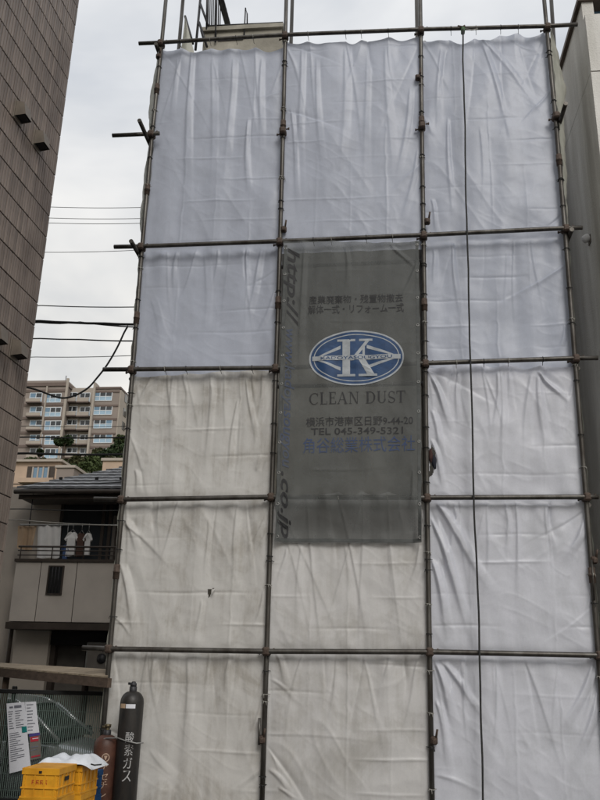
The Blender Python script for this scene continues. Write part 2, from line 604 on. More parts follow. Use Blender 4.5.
# rear row of poles
rear_top = [at(183, 0, 1, .62), None, None, at(553.5, 0, 1, .45)]
for k in range(4):
    yb = .45 if k == 3 else .62
    xb = ND[k][0][0]
    xt = rear_top[k][0] if rear_top[k] is not None else ND[k][5][0]
    MB().tube([(xb, yb, 0.02), (xt, yb, 12.4)], POLE_R, 10).build('pole', 'pipe', scaf)
# ledgers: rails in front of the poles; the fifth one runs behind the sheets
EXT = {0: (-.30, .30), 1: (-.33, .12), 2: (-.36, .25), 3: (-.36, .20), 4: (-.55, .06), 5: (-.32, .40)}
for j in range(6):
    y = -0.059 if j != 4 else 0.16
    a, d = ND[0][j], ND[3][j]
    pts = [(a[0] + EXT[j][0], y, a[2] + .004)]
    pts += [(ND[k][j][0], y, ND[k][j][2]) for k in range(4)]
    pts += [(d[0] + EXT[j][1], y, d[2])]
    if j == 4:
        pts = [(a[0] + EXT[j][0], -.05, a[2]), (a[0] + .12, -.05, a[2])]
        MB().tube(pts, POLE_R, 12).build('rail', 'pipe', scaf)
        pts = [(a[0] + .2, y, a[2]), (d[0] + .05, y, d[2])]
    MB().tube(pts, POLE_R, 12).build('rail', 'pipe', scaf)
    # rear ledger
    MB().tube([(a[0] - .1, .57, a[2] - .05), (d[0] - .05, .57, d[2] - .05)], POLE_R, 8).build('rail', 'pipe', scaf)
# transoms front to rear; those at the end poles stick out towards the street
for k in range(4):
    for j in range(6):
        n = ND[k][j]
        out = {(0, 4): .42, (0, 3): .30, (3, 4): .36, (0, 5): .10, (3, 3): .12}.get((k, j), .045)
        if k in (1, 2) or (k, j) in ((0, 0), (0, 1), (0, 2), (3, 5), (3, 0), (3, 1), (3, 2)):
            out = -.13
        sx_ = .055 if k in (0, 3) else .055
        MB().tube([(n[0] + (-sx_ if k == 0 else sx_), -out, n[2] - .055), (n[0] + (-sx_ if k == 0 else sx_), .72, n[2] - .055)], POLE_R, 10).build('transom', 'pipe', scaf)

# couplers: two hinged saddles with bolts
cb = MB()
cb.box((0, -.052, 0), (.062, .060, .066), None, .014)
cb.box((0, .000, -.004), (.070, .066, .058), None, .014)
cb.box((0, -.026, 0), (.05, .03, .05), None, .008)
cb.tube([(.036, -.050, .012), (.066, -.054, .014)], .0075, 6)
cb.tube([(.058, -.054, .014), (.070, -.054, .014)], .013, 6)
cb.tube([(-.034, .006, -.01), (-.062, .010, -.012)], .0075, 6)
cb.tube([(-.054, .010, -.012), (-.066, .010, -.012)], .013, 6)
cb_me = cb.mesh('coupler', 'rust')
for k in range(4):
    for j in range(6):
        if j in (1, 2) and False:
            continue
        n = ND[k][j]
        o_ = inst('coupler', cb_me, scaf, (n[0], 0, n[2]))
        o_.scale = (1.35, 1.14, 1.4)
# pipe joints half way up
jb = MB().lathe([(POLE_R + .001, -.085), (POLE_R + .009, -.08), (POLE_R + .009, -.01), (POLE_R + .013, -.008), (POLE_R + .013, .008), (POLE_R + .009, .01), (POLE_R + .009, .08), (POLE_R + .001, .085)], n=12)
j_me = jb.mesh('pipe_joint', 'rust')
for k, v in ((1, 126), (1, 303), (2, 122), (2, 305), (0, 90), (0, 190), (0, 318), (0, 572), (3, 160), (3, 575)):
    z = at(NODES[k][3][0], v, 1, 0)[2]
    inst('pipe_joint', j_me, scaf, (pole_x(k, z), 0, z))
# swivel clamps with a handle (dark knobs on the poles)
sb = MB().box((0, 0, 0), (.075, .07, .085), None, .018).tube([(.02, -.02, .02), (.035, -.05, .11)], .012, 8).box((.0, -.04, -.01), (.04, .03, .05), None, .008)
s_me = sb.mesh('swivel_clamp', 'rust')
for k, v, dx in ((2, 78, -.045), (2, 222, .05), (1, 230, .045), (1, 740, -.02), (2, 740, .03), (3, 560, .03), (0, 58, -.02)):
    z = at(NODES[k][3][0], v, 1, 0)[2]
    inst('swivel_clamp', s_me, scaf, (pole_x(k, z) + dx, -.01, z))
# stub pipes hanging beside poles
for (u0, v0, u1, v1) in ((259.5, 718, 259, 745), (592, 560, 594, 600)):
    MB().tube([at(u0, v0, 1, -.03), at(u1, v1, 1, -.03)], .014, 8).build('stub_pipe', 'pipe', scaf)

# ------------------------------------------------------------------ dust sheets
tie = MB()
ring = [(.034 * math.cos(w), .034 * math.sin(w), .004 * math.sin(w * 2)) for w in np.linspace(0, 2 * math.pi, 13)]
tie.tube(ring, .0042, 5, False)
tie.tube([(.0, -.031, 0), (.012, -.040, -.012), (.016, -.042, -.040)], .0036, 5)
tie.tube([(.0, -.031, 0), (-.010, -.041, .004), (-.018, -.043, -.010), (-.020, -.042, -.026)], .0036, 5)
tie.tube([(-.02, .03, 0), (-.034, .045, .0)], .0036, 5)
tie.tube([(.02, .03, 0), (.034, .045, .0)], .0036, 5)
tie_dark = tie.mesh('tie_cord', 'cord_dark')
tie_pale = tie.mesh('tie_cord', 'cord_pale')
rt_ = MB()
rt_.tube([(.003 * math.sin(w * 2), .033 * math.cos(w), .033 * math.sin(w)) for w in np.linspace(0, 2 * math.pi, 13)], .004, 5, False)
rt_.tube([(0, .026, -.014), (.004, .06, -.04), (.006, .085, -.045)], .0035, 5)
rt_.tube([(0, -.028, -.01), (.008, -.032, -.024), (.006, -.030, -.036)], .003, 5)
rtie_dark = rt_.mesh('tie_cord', 'cord_dark')
rtie_pale = rt_.mesh('tie_cord', 'cord_pale')


def seg_field(X, Z, a, b, w, amp, taper=True):
    """a rolled fold along the segment a-b: sharp on one side, soft on the other"""
    ax, az = a
    bx, bz = b
    dx, dz = bx - ax, bz - az
    Ln = math.hypot(dx, dz) + 1e-6
    tx, tz = dx / Ln, dz / Ln
    s = ((X - ax) * tx + (Z - az) * tz) / Ln
    n = (X - ax) * tz - (Z - az) * tx
    n = n + .018 * np.sin(s * 5 + ax * 7)
    ww = w * (0.40 + 1.5 * np.clip(s, 0, 1))
    prof = np.where(n > 0, np.exp(-(np.abs(n) / (ww * .34)) ** 1.5), np.exp(-(np.abs(n) / (ww * 1.5)) ** 1.6))
    tp = np.clip((s + .04) / .12, 0, 1) * np.clip((1.04 - s) / .8, 0, 1) if taper else 1
    return amp * prof * tp * tp * (3 - 2 * tp) if taper else amp * prof


SHEETS = {}


def make_sheet(name, label, m, kl, kr, ztop, zbot, y0, folds, rails, seed, top_sag=.07, ties=(True, True), lay=.0, xl=.0, xr=.0,
               billow=.03, grid=(.45, .33), nrand=10, hole=None, scal=.022, bottom_free=True, crease=.0035, rail_ties=True, dx=.0105, over=.022, drapes=2, crumple=1.0, fs_=1.0, swing=None):
    r = np.random.default_rng(seed)
    width = 1.8
    nx, nzv = int(width / dx), int((ztop - zbot) / (dx * 1.15))
    sgrid = np.linspace(0, 1, nx + 1)
    tgrid = np.linspace(0, 1, nzv + 1)
    Sg, Tg = np.meshgrid(sgrid, tgrid)                       # T: 0 bottom .. 1 top
    z_tie_l = np.arange(zbot + r.uniform(.1, .3), ztop, .42) + r.uniform(-.06, .06, len(np.arange(zbot + .3, ztop, .42)) + 3)[:len(np.arange(zbot + .1, ztop, .42))] if False else None

    def ties_on(edge_seed):
        rr = np.random.default_rng(edge_seed)
        zz = [ztop - .03]
        while zz[-1] > zbot + .15:
            zz.append(zz[-1] - rr.uniform(.30, .46))
        return np.array(zz[::-1])
    tl, tr_ = ties_on(seed * 3 + 1), ties_on(seed * 3 + 2)

    def scallop(z, tz, amp):
        i = np.clip(np.searchsorted(tz, z) - 1, 0, len(tz) - 2)
        f = np.clip((z - tz[i]) / (tz[i + 1] - tz[i]), 0, 1)
        a = amp * (.55 + .9 * np.abs(np.sin(i * 12.9898 + seed)) ** 1.5)
        return a * (4 * f * (1 - f)) ** .8
    zline = zbot + tgrid * (ztop - zbot)
    xL = pole_x(kl, zline) - over + xl + scallop(zline, tl, scal)
    xR = pole_x(kr, zline) + over + xr - scallop(zline, tr_, scal)
    X = xL[:, None] * (1 - Sg) + xR[:, None] * Sg
    Z = zbot + Tg * (ztop - zbot)
    # top edge hangs in swags from its eyelets
    ntop = 5
    tie_s = np.concatenate([[0], (np.arange(1, ntop) + r.uniform(-.28, .28, ntop - 1)) / ntop, [1]])
    ci = np.clip(np.searchsorted(tie_s, Sg, side='right') - 1, 0, ntop - 1)
    fr = (Sg - tie_s[ci]) / (tie_s[ci + 1] - tie_s[ci])
    amp_t = top_sag * r.uniform(.25, 1.1, ntop)[ci]
    sag = amp_t * (4 * fr * (1 - fr)) ** 1.3 + .03 * np.sin(Sg * 4 + seed)
    near_top = np.exp(-(ztop - Z) / .28)
    Z = Z - sag * near_top
    # ---- out-of-plane shape
    D = np.zeros_like(X)
    zr = sorted([zbot] + [q for q in rails if zbot < q < ztop] + [ztop])
    # billow between rails and poles
    for a, b in zip(zr[:-1], zr[1:]):
        f = np.clip((Z - a) / (b - a), 0, 1)
        sgn = r.uniform(.2, 1.0) * r.choice([-1, -1, 1])
        D += sgn * billow * np.sin(math.pi * f) * np.sin(math.pi * Sg) * (1 if b - a > .5 else .4)
    # gathers below every rail where the sheet is tied
    for q in zr[1:]:
        below = np.clip((q - Z) / .7, 0, 1)
        act = np.where(Z <= q, np.exp(-below * 3.0), np.exp(-(Z - q) / .07))
        ph = r.uniform(0, 6)
        D += .012 * act * np.sin(Sg * math.pi * 2 * ntop + ph * .1) + .006 * act * np.sin(Sg * math.pi * 2 * 8.3 + ph)
    # hand-placed folds
    for (u0, v0, u1, v1, w, a) in folds:
        A, B = at(u0, v0, 1, y0), at(u1, v1, 1, y0)
        a *= 1.5 * fs_
        D += seg_field(X, Z, (A[0], A[2]), (B[0], B[2]), w, -a)
        D += seg_field(X, Z, (A[0] + w * 1.6, A[2]), (B[0] + w * 2.2, B[2]), w * 1.1, a * .55)
    # random slack folds from ties
    for _ in range(nrand):
        side = r.integers(0, 3)
        if side == 0:
            zz = r.choice(tl); A = (float(np.interp(zz, zline, xL)), zz); ang = r.uniform(-1.35, -.35)
        elif side == 1:
            zz = r.choice(tr_); A = (float(np.interp(zz, zline, xR)), zz); ang = math.pi - r.uniform(-1.35, -.35)
        else:
            q = zr[r.integers(1, len(zr))]
            A = (float(pole_x(kl, q) + .1 + r.uniform(0, 1.6)), q); ang = -math.pi / 2 + r.uniform(-.25, .25)
        ln = r.uniform(.35, 1.25)
        B = (A[0] + ln * math.cos(ang), A[1] + ln * math.sin(ang))
        D += seg_field(X, Z, A, B, r.uniform(.016, .034), -r.uniform(.008, .018) * r.choice([1, 1, -1]))
    # drapes fanning down from the eyelets of the top edge and of every rail
    for q in zr[1:]:
        for sx_t in tie_s:
            for _ in range(drapes):
                A = (float(pole_x(kl, q) * (1 - sx_t) + pole_x(kr, q) * sx_t), q)
                ang = -math.pi / 2 + r.normal(0, .16) + (.22 if sx_t < .05 else -.22 if sx_t > .95 else 0)
                ln = r.uniform(.5, 1.0) * (2.4 if q == zr[-1] and len(zr) < 4 else 1.5)
                B = (A[0] + ln * math.cos(ang), A[1] + ln * math.sin(ang))
                msk = np.where(Z <= q + .02, 1.0, 0.0)
                D += msk * seg_field(X, Z, A, B, r.uniform(.018, .038), -r.uniform(.006, .020) * fs_ * r.choice([1, 1, -1]))
    # long soft vertical waves, different above and below each rail
    for i, (a, b) in enumerate(zip(zr[:-1], zr[1:])):
        wgt = np.clip((Z - a) / .12 + .5, 0, 1) * np.clip((b - Z) / .12 + .5, 0, 1)
        for _ in range(4):
            fq, ph, am, sk = r.uniform(2, 7), r.uniform(0, 6.28), r.uniform(.0008, .0032), r.uniform(-.5, .5)
            D += wgt * am * np.sin(fq * 2 * math.pi * (Sg + sk * Tg * .6) + ph)
    # sharp packing creases in a grid
    gx, gz = grid
    for i in range(1, int(1.8 / gx) + 1):
        c = i * gx + r.uniform(-.03, .03)
        q = (Sg * 1.8 - c - .006 * np.sin(Z * 4 + i))
        am = crease * r.uniform(.4, 1.2) * (0.5 + .5 * np.sin(Z * r.uniform(1.2, 2.6) + r.uniform(0, 6)))
        D += -am * np.exp(-np.abs(q) / .010)
    k = zbot + .1
    while k < ztop:
        k += gz * r.uniform(.85, 1.15)
        q = Z - k - .008 * np.sin(X * 5 + k * 3)
        am = crease * r.uniform(.3, 1.5) * np.clip(.35 + np.sin(Sg * r.uniform(3, 8) + r.uniform(0, 6)), 0, 1.2)
        D += am * r.choice([-1, 1]) * np.exp(-np.abs(q) / .010)
    # crumple: a few octaves of cheap value noise
    for (cell_, am) in ((.34, .006), (.15, .0014), (.07, .0005)):
        gw, gh = int(2.2 / cell_) + 3, int((ztop - zbot) / cell_) + 4
        G = r.normal(0, 1, (gh, gw))
        gxv = np.clip((X - X.min()) / cell_, 0, gw - 2.001)
        gzv = np.clip((Z - Z.min()) / cell_, 0, gh - 2.001)
        i0, j0 = gzv.astype(int), gxv.astype(int)
        fi, fj = gzv - i0, gxv - j0
        fi, fj = fi * fi * (3 - 2 * fi), fj * fj * (3 - 2 * fj)
        D += am * (G[i0, j0] * (1 - fi) * (1 - fj) + G[i0 + 1, j0] * fi * (1 - fj) + G[i0, j0 + 1] * (1 - fi) * fj + G[i0 + 1, j0 + 1] * fi * fj)
    # crisp crumple lines: ridged noise on warped, turned axes
    for (cell_, am, rot_) in ((.42, .010 * crumple, .5), (.19, .0045 * crumple, 1.1), (.09, .0016 * crumple, .2)):
        cr_, sr_ = math.cos(rot_), math.sin(rot_)
        U = (X - X.min()) * cr_ + (Z - Z.min()) * sr_ + .10 * np.sin(X * 3.1 + Z * 2.3 + seed)
        Vv = -(X - X.min()) * sr_ + (Z - Z.min()) * cr_ + .08 * np.sin(X * 2.2 - Z * 3.7 + seed)
        U, Vv = (U - U.min()) / (cell_ * .75), (Vv - Vv.min()) / (cell_ * 1.5)
        G = r.normal(0, 1, (int(Vv.max()) + 3, int(U.max()) + 3))
        i0, j0 = Vv.astype(int), U.astype(int)
        fi, fj = Vv - i0, U - j0
        fi, fj = fi * fi * (3 - 2 * fi), fj * fj * (3 - 2 * fj)
        nv = G[i0, j0] * (1 - fi) * (1 - fj) + G[i0 + 1, j0] * fi * (1 - fj) + G[i0, j0 + 1] * (1 - fi) * fj + G[i0 + 1, j0 + 1] * fi * fj
        D -= am * np.maximum(0, 1 - np.abs(nv) * 1.6) ** 1.5
    if swing:                                                  # free lower end hangs back towards the sheet behind
        q = np.clip((swing[0] - Z) / .35, 0, 1)
        D += swing[1] * q * q * (3 - 2 * q)
    # held flat at the poles; kept behind the rails that cross in front
    edge = np.clip(np.minimum(Sg, 1 - Sg) * 1.8 / .10, 0, 1)
    D *= (.35 + .65 * edge)
    for q in rails:
        if zbot + .05 < q < ztop + .1 and lay >= 0:
            nr = np.exp(-((Z - q) / .06) ** 2)
            D = D * (1 - .8 * nr) + .012 * nr
    if lay >= 0:
        D = np.maximum(D, -y0 - .012 + .0)         # never passes in front of the pole line
    Y = y0 + D
    V = np.stack([X, Y, Z], -1).reshape(-1, 3)
    n1 = nx + 1
    jj, ii = np.meshgrid(np.arange(nzv), np.arange(nx), indexing='ij')
    base = (jj * n1 + ii).ravel()
    F = np.stack([base, base + 1, base + n1 + 1, base + n1], -1)
    if hole is not None:                                       # tears, as polygons in photo pixels
        ctr = V[F].mean(1)
        P = pix(ctr)
        keep = np.ones(len(F), bool)
        for poly in hole:
            ins = np.zeros(len(F), bool)
            m_ = len(poly)
            for a_ in range(m_):
                (x1, y1), (x2, y2) = poly[a_], poly[(a_ + 1) % m_]
                c_ = ((y1 > P[:, 1]) != (y2 > P[:, 1])) & (P[:, 0] < (x2 - x1) * (P[:, 1] - y1) / (y2 - y1 + 1e-9) + x1)
                ins ^= c_
            keep &= ~ins
        F = F[keep]
    root = thing(name, label, 'dust sheet', (float(X.mean()), y0, zbot), 'dust sheets laced to the scaffold')
    me = bpy.data.meshes.new('cloth')
    me.vertices.add(len(V)); me.vertices.foreach_set('co', V.ravel())
    me.loops.add(F.size); me.loops.foreach_set('vertex_index', F.ravel().astype(np.int32))
    me.polygons.add(len(F))
    me.polygons.foreach_set('loop_start', np.arange(0, F.size, 4, dtype=np.int32))
    me.polygons.foreach_set('loop_total', np.full(len(F), 4, dtype=np.int32))
    me.polygons.foreach_set('use_smooth', np.ones(len(F), bool))
    me.materials.append(MT[m])
    me.update(calc_edges=True)
    link('cloth', me, root)
    for e, (tz, kk) in enumerate(((tl, kl), (tr_, kr))):
        if not ties[e]:
            continue
        for i, z in enumerate(tz):
            if z < .1 or (i * 13 + seed * 5 + e * 3) % 10 < 4:
                continue
            inst('tie_cord', tie_pale if (i * 7 + seed) % 3 == 0 else tie_dark, root, (float(pole_x(kk, z)), 0, float(z)), (0, 0, ((i * 37 + seed * 11) % 60 - 30) * .02))
    if rail_ties:
        for q in [zr[-1]]:
            for i in range(1, ntop):
                fi_ = float(tie_s[i])
                x = float(pole_x(kl, q) * (1 - fi_) + pole_x(kr, q) * fi_)
                jn = int(np.argmin([abs(ND[kl][j][2] - q) for j in range(6)]))
                zq = float(ND[kl][jn][2] * (1 - fi_) + ND[kr][jn][2] * fi_)
                inst('tie_cord', rtie_pale if (i + seed) % 2 else rtie_dark, root, (x, -.059, zq))
    SHEETS[name] = (X, Z, Y, root)

    def surf(x, z):
        """y of the sheet at world (x, z)"""
        tt = np.clip((z - zbot) / (ztop - zbot), 0, 1) * nzv
        i0 = np.clip(tt.astype(int), 0, nzv - 1)
        fi = tt - i0
        xl_ = np.interp(z, zline, xL); xr_ = np.interp(z, zline, xR)
        ss = np.clip((x - xl_) / (xr_ - xl_), 0, 1) * nx
        j0 = np.clip(ss.astype(int), 0, nx - 1)
        fj = ss - j0
        return Y[i0, j0] * (1 - fi) * (1 - fj) + Y[i0 + 1, j0] * fi * (1 - fj) + Y[i0, j0 + 1] * (1 - fi) * fj + Y[i0 + 1, j0 + 1] * fi * fj
    return root, surf


RZ = [float(np.mean([ND[k][j][2] for k in range(4)])) for j in range(6)]
RZc = lambda c, j: float((ND[c][j][2] + ND[c + 1][j][2]) / 2)
YS = 0.045

make_sheet('dust_sheet', 'clean bluish white dust sheet on the top left bays, above the stained beige sheet', 'sheet_upper', 0, 1, RZc(0, 5) - .03, RZc(0, 2) - .17, YS + .045,
           [(191, 52, 184, 225, .05, .030), (176, 60, 172, 130, .035, .016), (247, 120, 247, 205, .035, .024), (232, 60, 225, 200, .05, .018), (213, 60, 210, 220, .05, .014), (262, 60, 258, 170, .04, .018),
            (262, 250, 243, 330, .04, .022), (247, 250, 246, 290, .03, .016), (176, 250, 172, 300, .03, .018), (150, 300, 168, 362, .06, .007), (205, 255, 205, 345, .05, .010), (275, 290, 250, 350, .04, .018)],
           [RZ[3]], 11, nrand=6, crumple=.32, crease=.006, fs_=.42, drapes=1)
make_sheet('dust_sheet', 'clean bluish white dust sheet on the top middle bay, above the printed grey mesh', 'sheet_upper', 1, 2, RZc(1, 5) - .03, RZc(1, 3) - .14, YS - .004,
           [(300, 48, 299, 220, .05, .020), (345, 48, 340, 200, .06, .014), (385, 50, 392, 190, .05, .014), (410, 90, 396, 190, .04, .020), (316, 60, 322, 200, .04, .014), (290, 110, 300, 225, .035, .018), (417, 150, 400, 235, .04, .018), (365, 60, 366, 230, .05, .010)],
           [RZ[3]], 12, nrand=6, crumple=.32, crease=.006, fs_=.42, drapes=1)
make_sheet('dust_sheet', 'clean bluish white dust sheet on the top right bays, behind the hanging dark rope', 'sheet_upper', 2, 3, RZc(2, 5) - .0, RZc(2, 2) - .17, YS + .045,
           [(480, 40, 518, 160, .04, .026), (478, 36, 548, 118, .05, .022), (447, 120, 452, 232, .03, .024), (480, 130, 484, 230, .05, .012), (510, 40, 540, 55, .03, .014), (440, 50, 436, 140, .04, .020), (452, 242, 460, 330, .03, .022), (432, 250, 436, 292, .035, .020),
            (565, 325, 555, 360, .03, .024), (505, 250, 508, 340, .05, .010), (430, 200, 440, 240, .03, .02)],
           [RZ[3]], 13, nrand=6, crumple=.32, crease=.006, fs_=.42, drapes=1, top_sag=.10)
make_sheet('dust_sheet', 'stained beige grey dust sheet on the lower left bays, with a torn flap', 'sheet_dirty', 0, 1, RZc(0, 2) - .012, 0.02, YS + .004,
           [(247, 378, 256, 458, .03, .022), (210, 376, 205, 495, .04, .016), (237, 400, 224, 500, .035, .018), (210, 385, 214, 412, .03, .014), (173, 376, 168, 470, .04, .012), (255, 470, 270, 440, .04, .020), (134, 470, 140, 500, .04, .022), (150, 376, 136, 415, .04, .018),
            (124, 520, 142, 560, .05, .026), (120, 565, 137, 645, .05, .032), (207, 520, 206, 590, .03, .014), (238, 505, 230, 610, .04, .016), (264, 590, 250, 640, .04, .022), (200, 600, 195, 650, .03, .012), (268, 520, 255, 560, .04, .018),
            (155, 660, 150, 700, .04, .020), (230, 660, 222, 700, .04, .018), (187, 660, 182, 790, .05, .014), (262, 700, 240, 760, .05, .020), (150, 750, 190, 800, .06, .008), (265, 760, 225, 800, .04, .020)],
           [RZ[1], RZ[0]], 14, nrand=10, crumple=.5, fs_=.6, top_sag=.03, hole=[[(207.5, 589), (214.5, 588.5), (208.3, 599)]], crease=.008)
make_sheet('dust_sheet', 'grey white dust sheet on the lower middle bays, hanging below the printed grey mesh', 'sheet_lower', 1, 2, RZc(1, 1) + .06, 0.02, YS - .003,
           [(420, 545, 405, 600, .04, .022), (300, 545, 296, 640, .04, .012), (285, 548, 276, 600, .04, .016), (345, 545, 350, 640, .05, .010), (390, 660, 372, 730, .05, .014), (275, 655, 290, 690, .04, .022), (418, 660, 395, 760, .04, .014), (268, 735, 420, 742, .03, .016), (270, 680, 305, 705, .03, .012),
            (278, 790, 300, 797, .03, .02), (268, 770, 300, 800, .04, .020)],
           [RZ[0]], 15, nrand=8, crumple=.5, fs_=.58, crease=.008)
make_sheet('dust_sheet', 'glossy white dust sheet on the lower right bays, with deep slanting folds', 'sheet_white', 2, 3, RZc(2, 2) - .020, 0.02, YS + .004,
           [(430, 378, 454, 432, .035, .034), (458, 372, 456, 432, .03, .018), (497, 372, 494, 440, .035, .018), (500, 372, 503, 480, .035, .014), (538, 372, 572, 408, .035, .034), (537, 374, 546, 470, .045, .018), (530, 374, 522, 470, .05, .014), (430, 440, 447, 495, .03, .026), (430, 410, 446, 470, .04, .02),
            (436, 505, 492, 592, .055, .046), (431, 520, 476, 648, .05, .042), (431, 560, 452, 650, .05, .034), (452, 505, 470, 560, .035, .018), (584, 520, 562, 566, .05, .034), (505, 505, 508, 560, .03, .014), (545, 505, 552, 560, .03, .014), (590, 560, 586, 640, .04, .020),
            (434, 662, 456, 730, .05, .034), (440, 662, 492, 725, .045, .026), (460, 662, 470, 720, .03, .014), (594, 662, 556, 742, .05, .034), (598, 690, 568, 780, .05, .030), (434, 775, 500, 797, .06, .010), (435, 700, 452, 780, .04, .02)],
           [RZ[1], RZ[0]], 16, nrand=8, crumple=.55, crease=.008, fs_=.85, top_sag=.05, billow=.02, hole=[[(431, 444), (435.5, 452), (433, 474), (429, 478)]])

tf_ = [at(u, v, 1, YS - .02) for u, v in ((211.5, 589.5), (215, 588.6), (213.8, 592), (211, 595.5))]
tf_[2] = tf_[2] + np.array([0, -.03, 0])
dirty_root = [o for o in col.objects if o.get('label', '').endswith('with a torn flap')][0]
MB().add(tf_, [[0, 1, 2], [0, 2, 3]], True).build('torn_flap', 'sheet_dirty', dirty_root)

# printed grey mesh sheet, hanging in front of two rails
gtop = at(354, 241, 1, -.108)[2]
gbot = at(354, 541.5, 1, -.108)[2]
mesh_sheet, GS = make_sheet('printed_mesh_sheet', 'dark grey mesh sheet printed with a blue oval logo and company lettering', 'sheet_grey', 1, 2, gtop, gbot, -.108,
           [(303, 246, 299, 430, .04, .007), (345, 246, 347, 300, .03, .006), (420, 250, 398, 310, .04, .014), (390, 243, 420, 275, .03, .012), (330, 320, 420, 325, .03, .004), (310, 470, 420, 467, .03, .006), (414, 470, 405, 530, .03, .010)],
           [RZ[2], RZ[1]], 17, lay=-1, top_sag=.015, nrand=0, billow=.014, xl=.055, xr=-.055, over=.0, scal=.012, crease=.0016, drapes=0, crumple=.2, swing=(RZ[1] - .06, .115), ties=(False, True), rail_ties=True)
mesh_sheet['group'] = 'dust sheets laced to the scaffold'


def print_on(name, m, pts, faces, off=.005, sub=0):
    """flat print laid on the mesh sheet: pts (n,2) world x,z"""
    pts = np.asarray(pts, float)
    y = GS(pts[:, 0], pts[:, 1]) - off
    b = MB().add(np.stack([pts[:, 0], y, pts[:, 1]], -1), faces)
    return b.build(name, m, mesh_sheet)


def quad_map(vs01, c):
    """unit square -> quad of photo pixels on the sheet plane; c = top-left, top-right, bottom-left, bottom-right"""
    TL, TR, BL, BR = [at(u, v, 1, -.112)[[0, 2]] for (u, v) in c]
    s, t = vs01[:, :1], vs01[:, 1:]
    return (BL * (1 - s) + BR * s) * (1 - t) + (TL * (1 - s) + TR * s) * t


def print_text(body, c, m, bold=.0, shear=0.0, off=.005, turn=False):
    vs, fs = text_geo(body, bold, shear)
    if not len(vs):
        return
    q, asp = fit_text(vs)
    if turn:                        # reads downwards
        q = np.stack([q[:, 1], 1 - q[:, 0]], -1)
    print_on('lettering', m, quad_map(q, c), fs, off)


print_text('産業廃棄物・残置物撤去', [(309, 296), (403, 293.5), (309, 304.5), (403, 302)], 'print_dark', .008)
print_text('解体一式・リフォーム一式', [(308, 305.5), (404, 303), (308, 314.5), (404, 312)], 'print_dark', .008)
print_text('横浜市港南区日野9-44-20', [(306, 417.5), (413, 415.5), (306, 427), (413, 425)], 'print_dark', .008)
print_text('TEL 045-349-5321', [(311, 428.5), (403, 427), (311, 435.5), (403, 434)], 'print_dark', .012)
print_text('角谷総業株式会社', [(303, 438.5), (415, 435.5), (303, 454), (415, 451)], 'print_company', .0)
print_text('http://', [(284, 248), (300, 248), (283, 326), (298, 326)], 'print_dark', .02, .3, turn=True)
print_text('www.kadoyasougyou', [(283, 329), (296, 329), (279, 468), (292, 468)], 'print_faded', .01, .3, turn=True)
print_text('.co.jp', [(278, 471), (291, 471), (276.5, 537), (290, 537)], 'print_dark', .02, .3, turn=True)


# hem and eyelets
MT['hem'] = mat('hem', (0.085, 0.09, 0.088), 0.7, var=.25, scale=12)


def hem(p0_, p1_, wx, wz, n=90):
    vs_, fs_ = [], []
    for i in range(n + 1):
        f = i / n
        x_, z_ = p0_[0] + (p1_[0] - p0_[0]) * f, p0_[1] + (p1_[1] - p0_[1]) * f
        vs_ += [(x_, z_), (x_ + wx, z_ + wz)]
    fs_ = [[2 * i, 2 * i + 2, 2 * i + 3, 2 * i + 1] for i in range(n)]
    print_on('hem', 'hem', vs_, fs_, .0035)


gxl = lambda z: float(pole_x(1, z)) + .072
gxr = lambda z: float(pole_x(2, z)) - .072
hem((gxl(gbot), gbot + .012), (gxr(gbot), gbot + .012), 0, .035)
hem((gxl(gbot), gbot + .048), (gxl(gtop), gtop - .03), .035, 0)
hem((gxr(gbot), gbot + .048), (gxr(gtop), gtop - .03), -.035, 0)
ey = MB().lathe([(.010, 0), (.012, .004), (.017, .004), (.019, 0)], (0, 0, 0), 12).mesh('eyelet', 'alu')
for i in range(11):
    z_ = gbot + .06 + (gtop - gbot - .14) * i / 10
    for x_ in (gxl(z_) + .018, gxr(z_) - .018):
        y_ = float(GS(np.array([x_]), np.array([z_]))[0]) - .006
        inst('eyelet', ey, mesh_sheet, (x_, y_, z_), (math.radians(90), 0, 0))

# oval logo
def ell_map(pts):
    """logo units (-1..1, -1..1) -> sheet"""
    c = [(309, 332), (404, 329), (309, 387), (404, 384)]
    return quad_map((np.asarray(pts, float) + 1) / 2, c)


def ell_band(r0x, r0y, r1x, r1y, n=64, rings=5):
    vs, fs = [], []
    for k in range(rings + 1):
        f = k / rings
        for i in range(n):
            w = 2 * math.pi * i / n
            vs.append(((r0x + (r1x - r0x) * f) * math.cos(w), (r0y + (r1y - r0y) * f) * math.sin(w)))
    for k in range(rings):
        for i in range(n):
            fs.append([k * n + i, k * n + (i + 1) % n, (k + 1) * n + (i + 1) % n, (k + 1) * n + i])
    return vs, fs


v_, f_ = ell_band(.02, .02, 1, 1, 64, 18)
print_on('logo_oval', 'print_blue', ell_map(v_), f_, .005)
v_, f_ = ell_band(.965, .945, 1.0, 1.0, 64, 1)
print_on('logo_ring', 'print_white', ell_map(v_), f_, .0068)
v_, f_ = ell_band(.885, .83, .905, .862, 64, 1)
print_on('logo_ring', 'print_white', ell_map(v_), f_, .0068)


def strip(a, b, w0, w1, n=10):
    a, b = np.array(a, float), np.array(b, float)
    vs, fs = [], []
    for i in range(n + 1):
        c = a + (b - a) * i / n
        w = w0 + (w1 - w0) * i / n
        vs += [(c[0], c[1] - w / 2), (c[0], c[1] + w / 2)]
    for i in range(n):
        fs.append([2 * i, 2 * i + 2, 2 * i + 3, 2 * i + 1])
    return vs, fs


for a, b in (((-.84, .03), (-.33, .40)), ((-.84, -.03), (-.33, -.40)), ((.84, .03), (.22, .40)), ((.84, -.03), (.22, -.34))):
    v_, f_ = strip(a, b, .05, .13)
    print_on('logo_blade', 'print_white', ell_map(v_), f_, .0068)


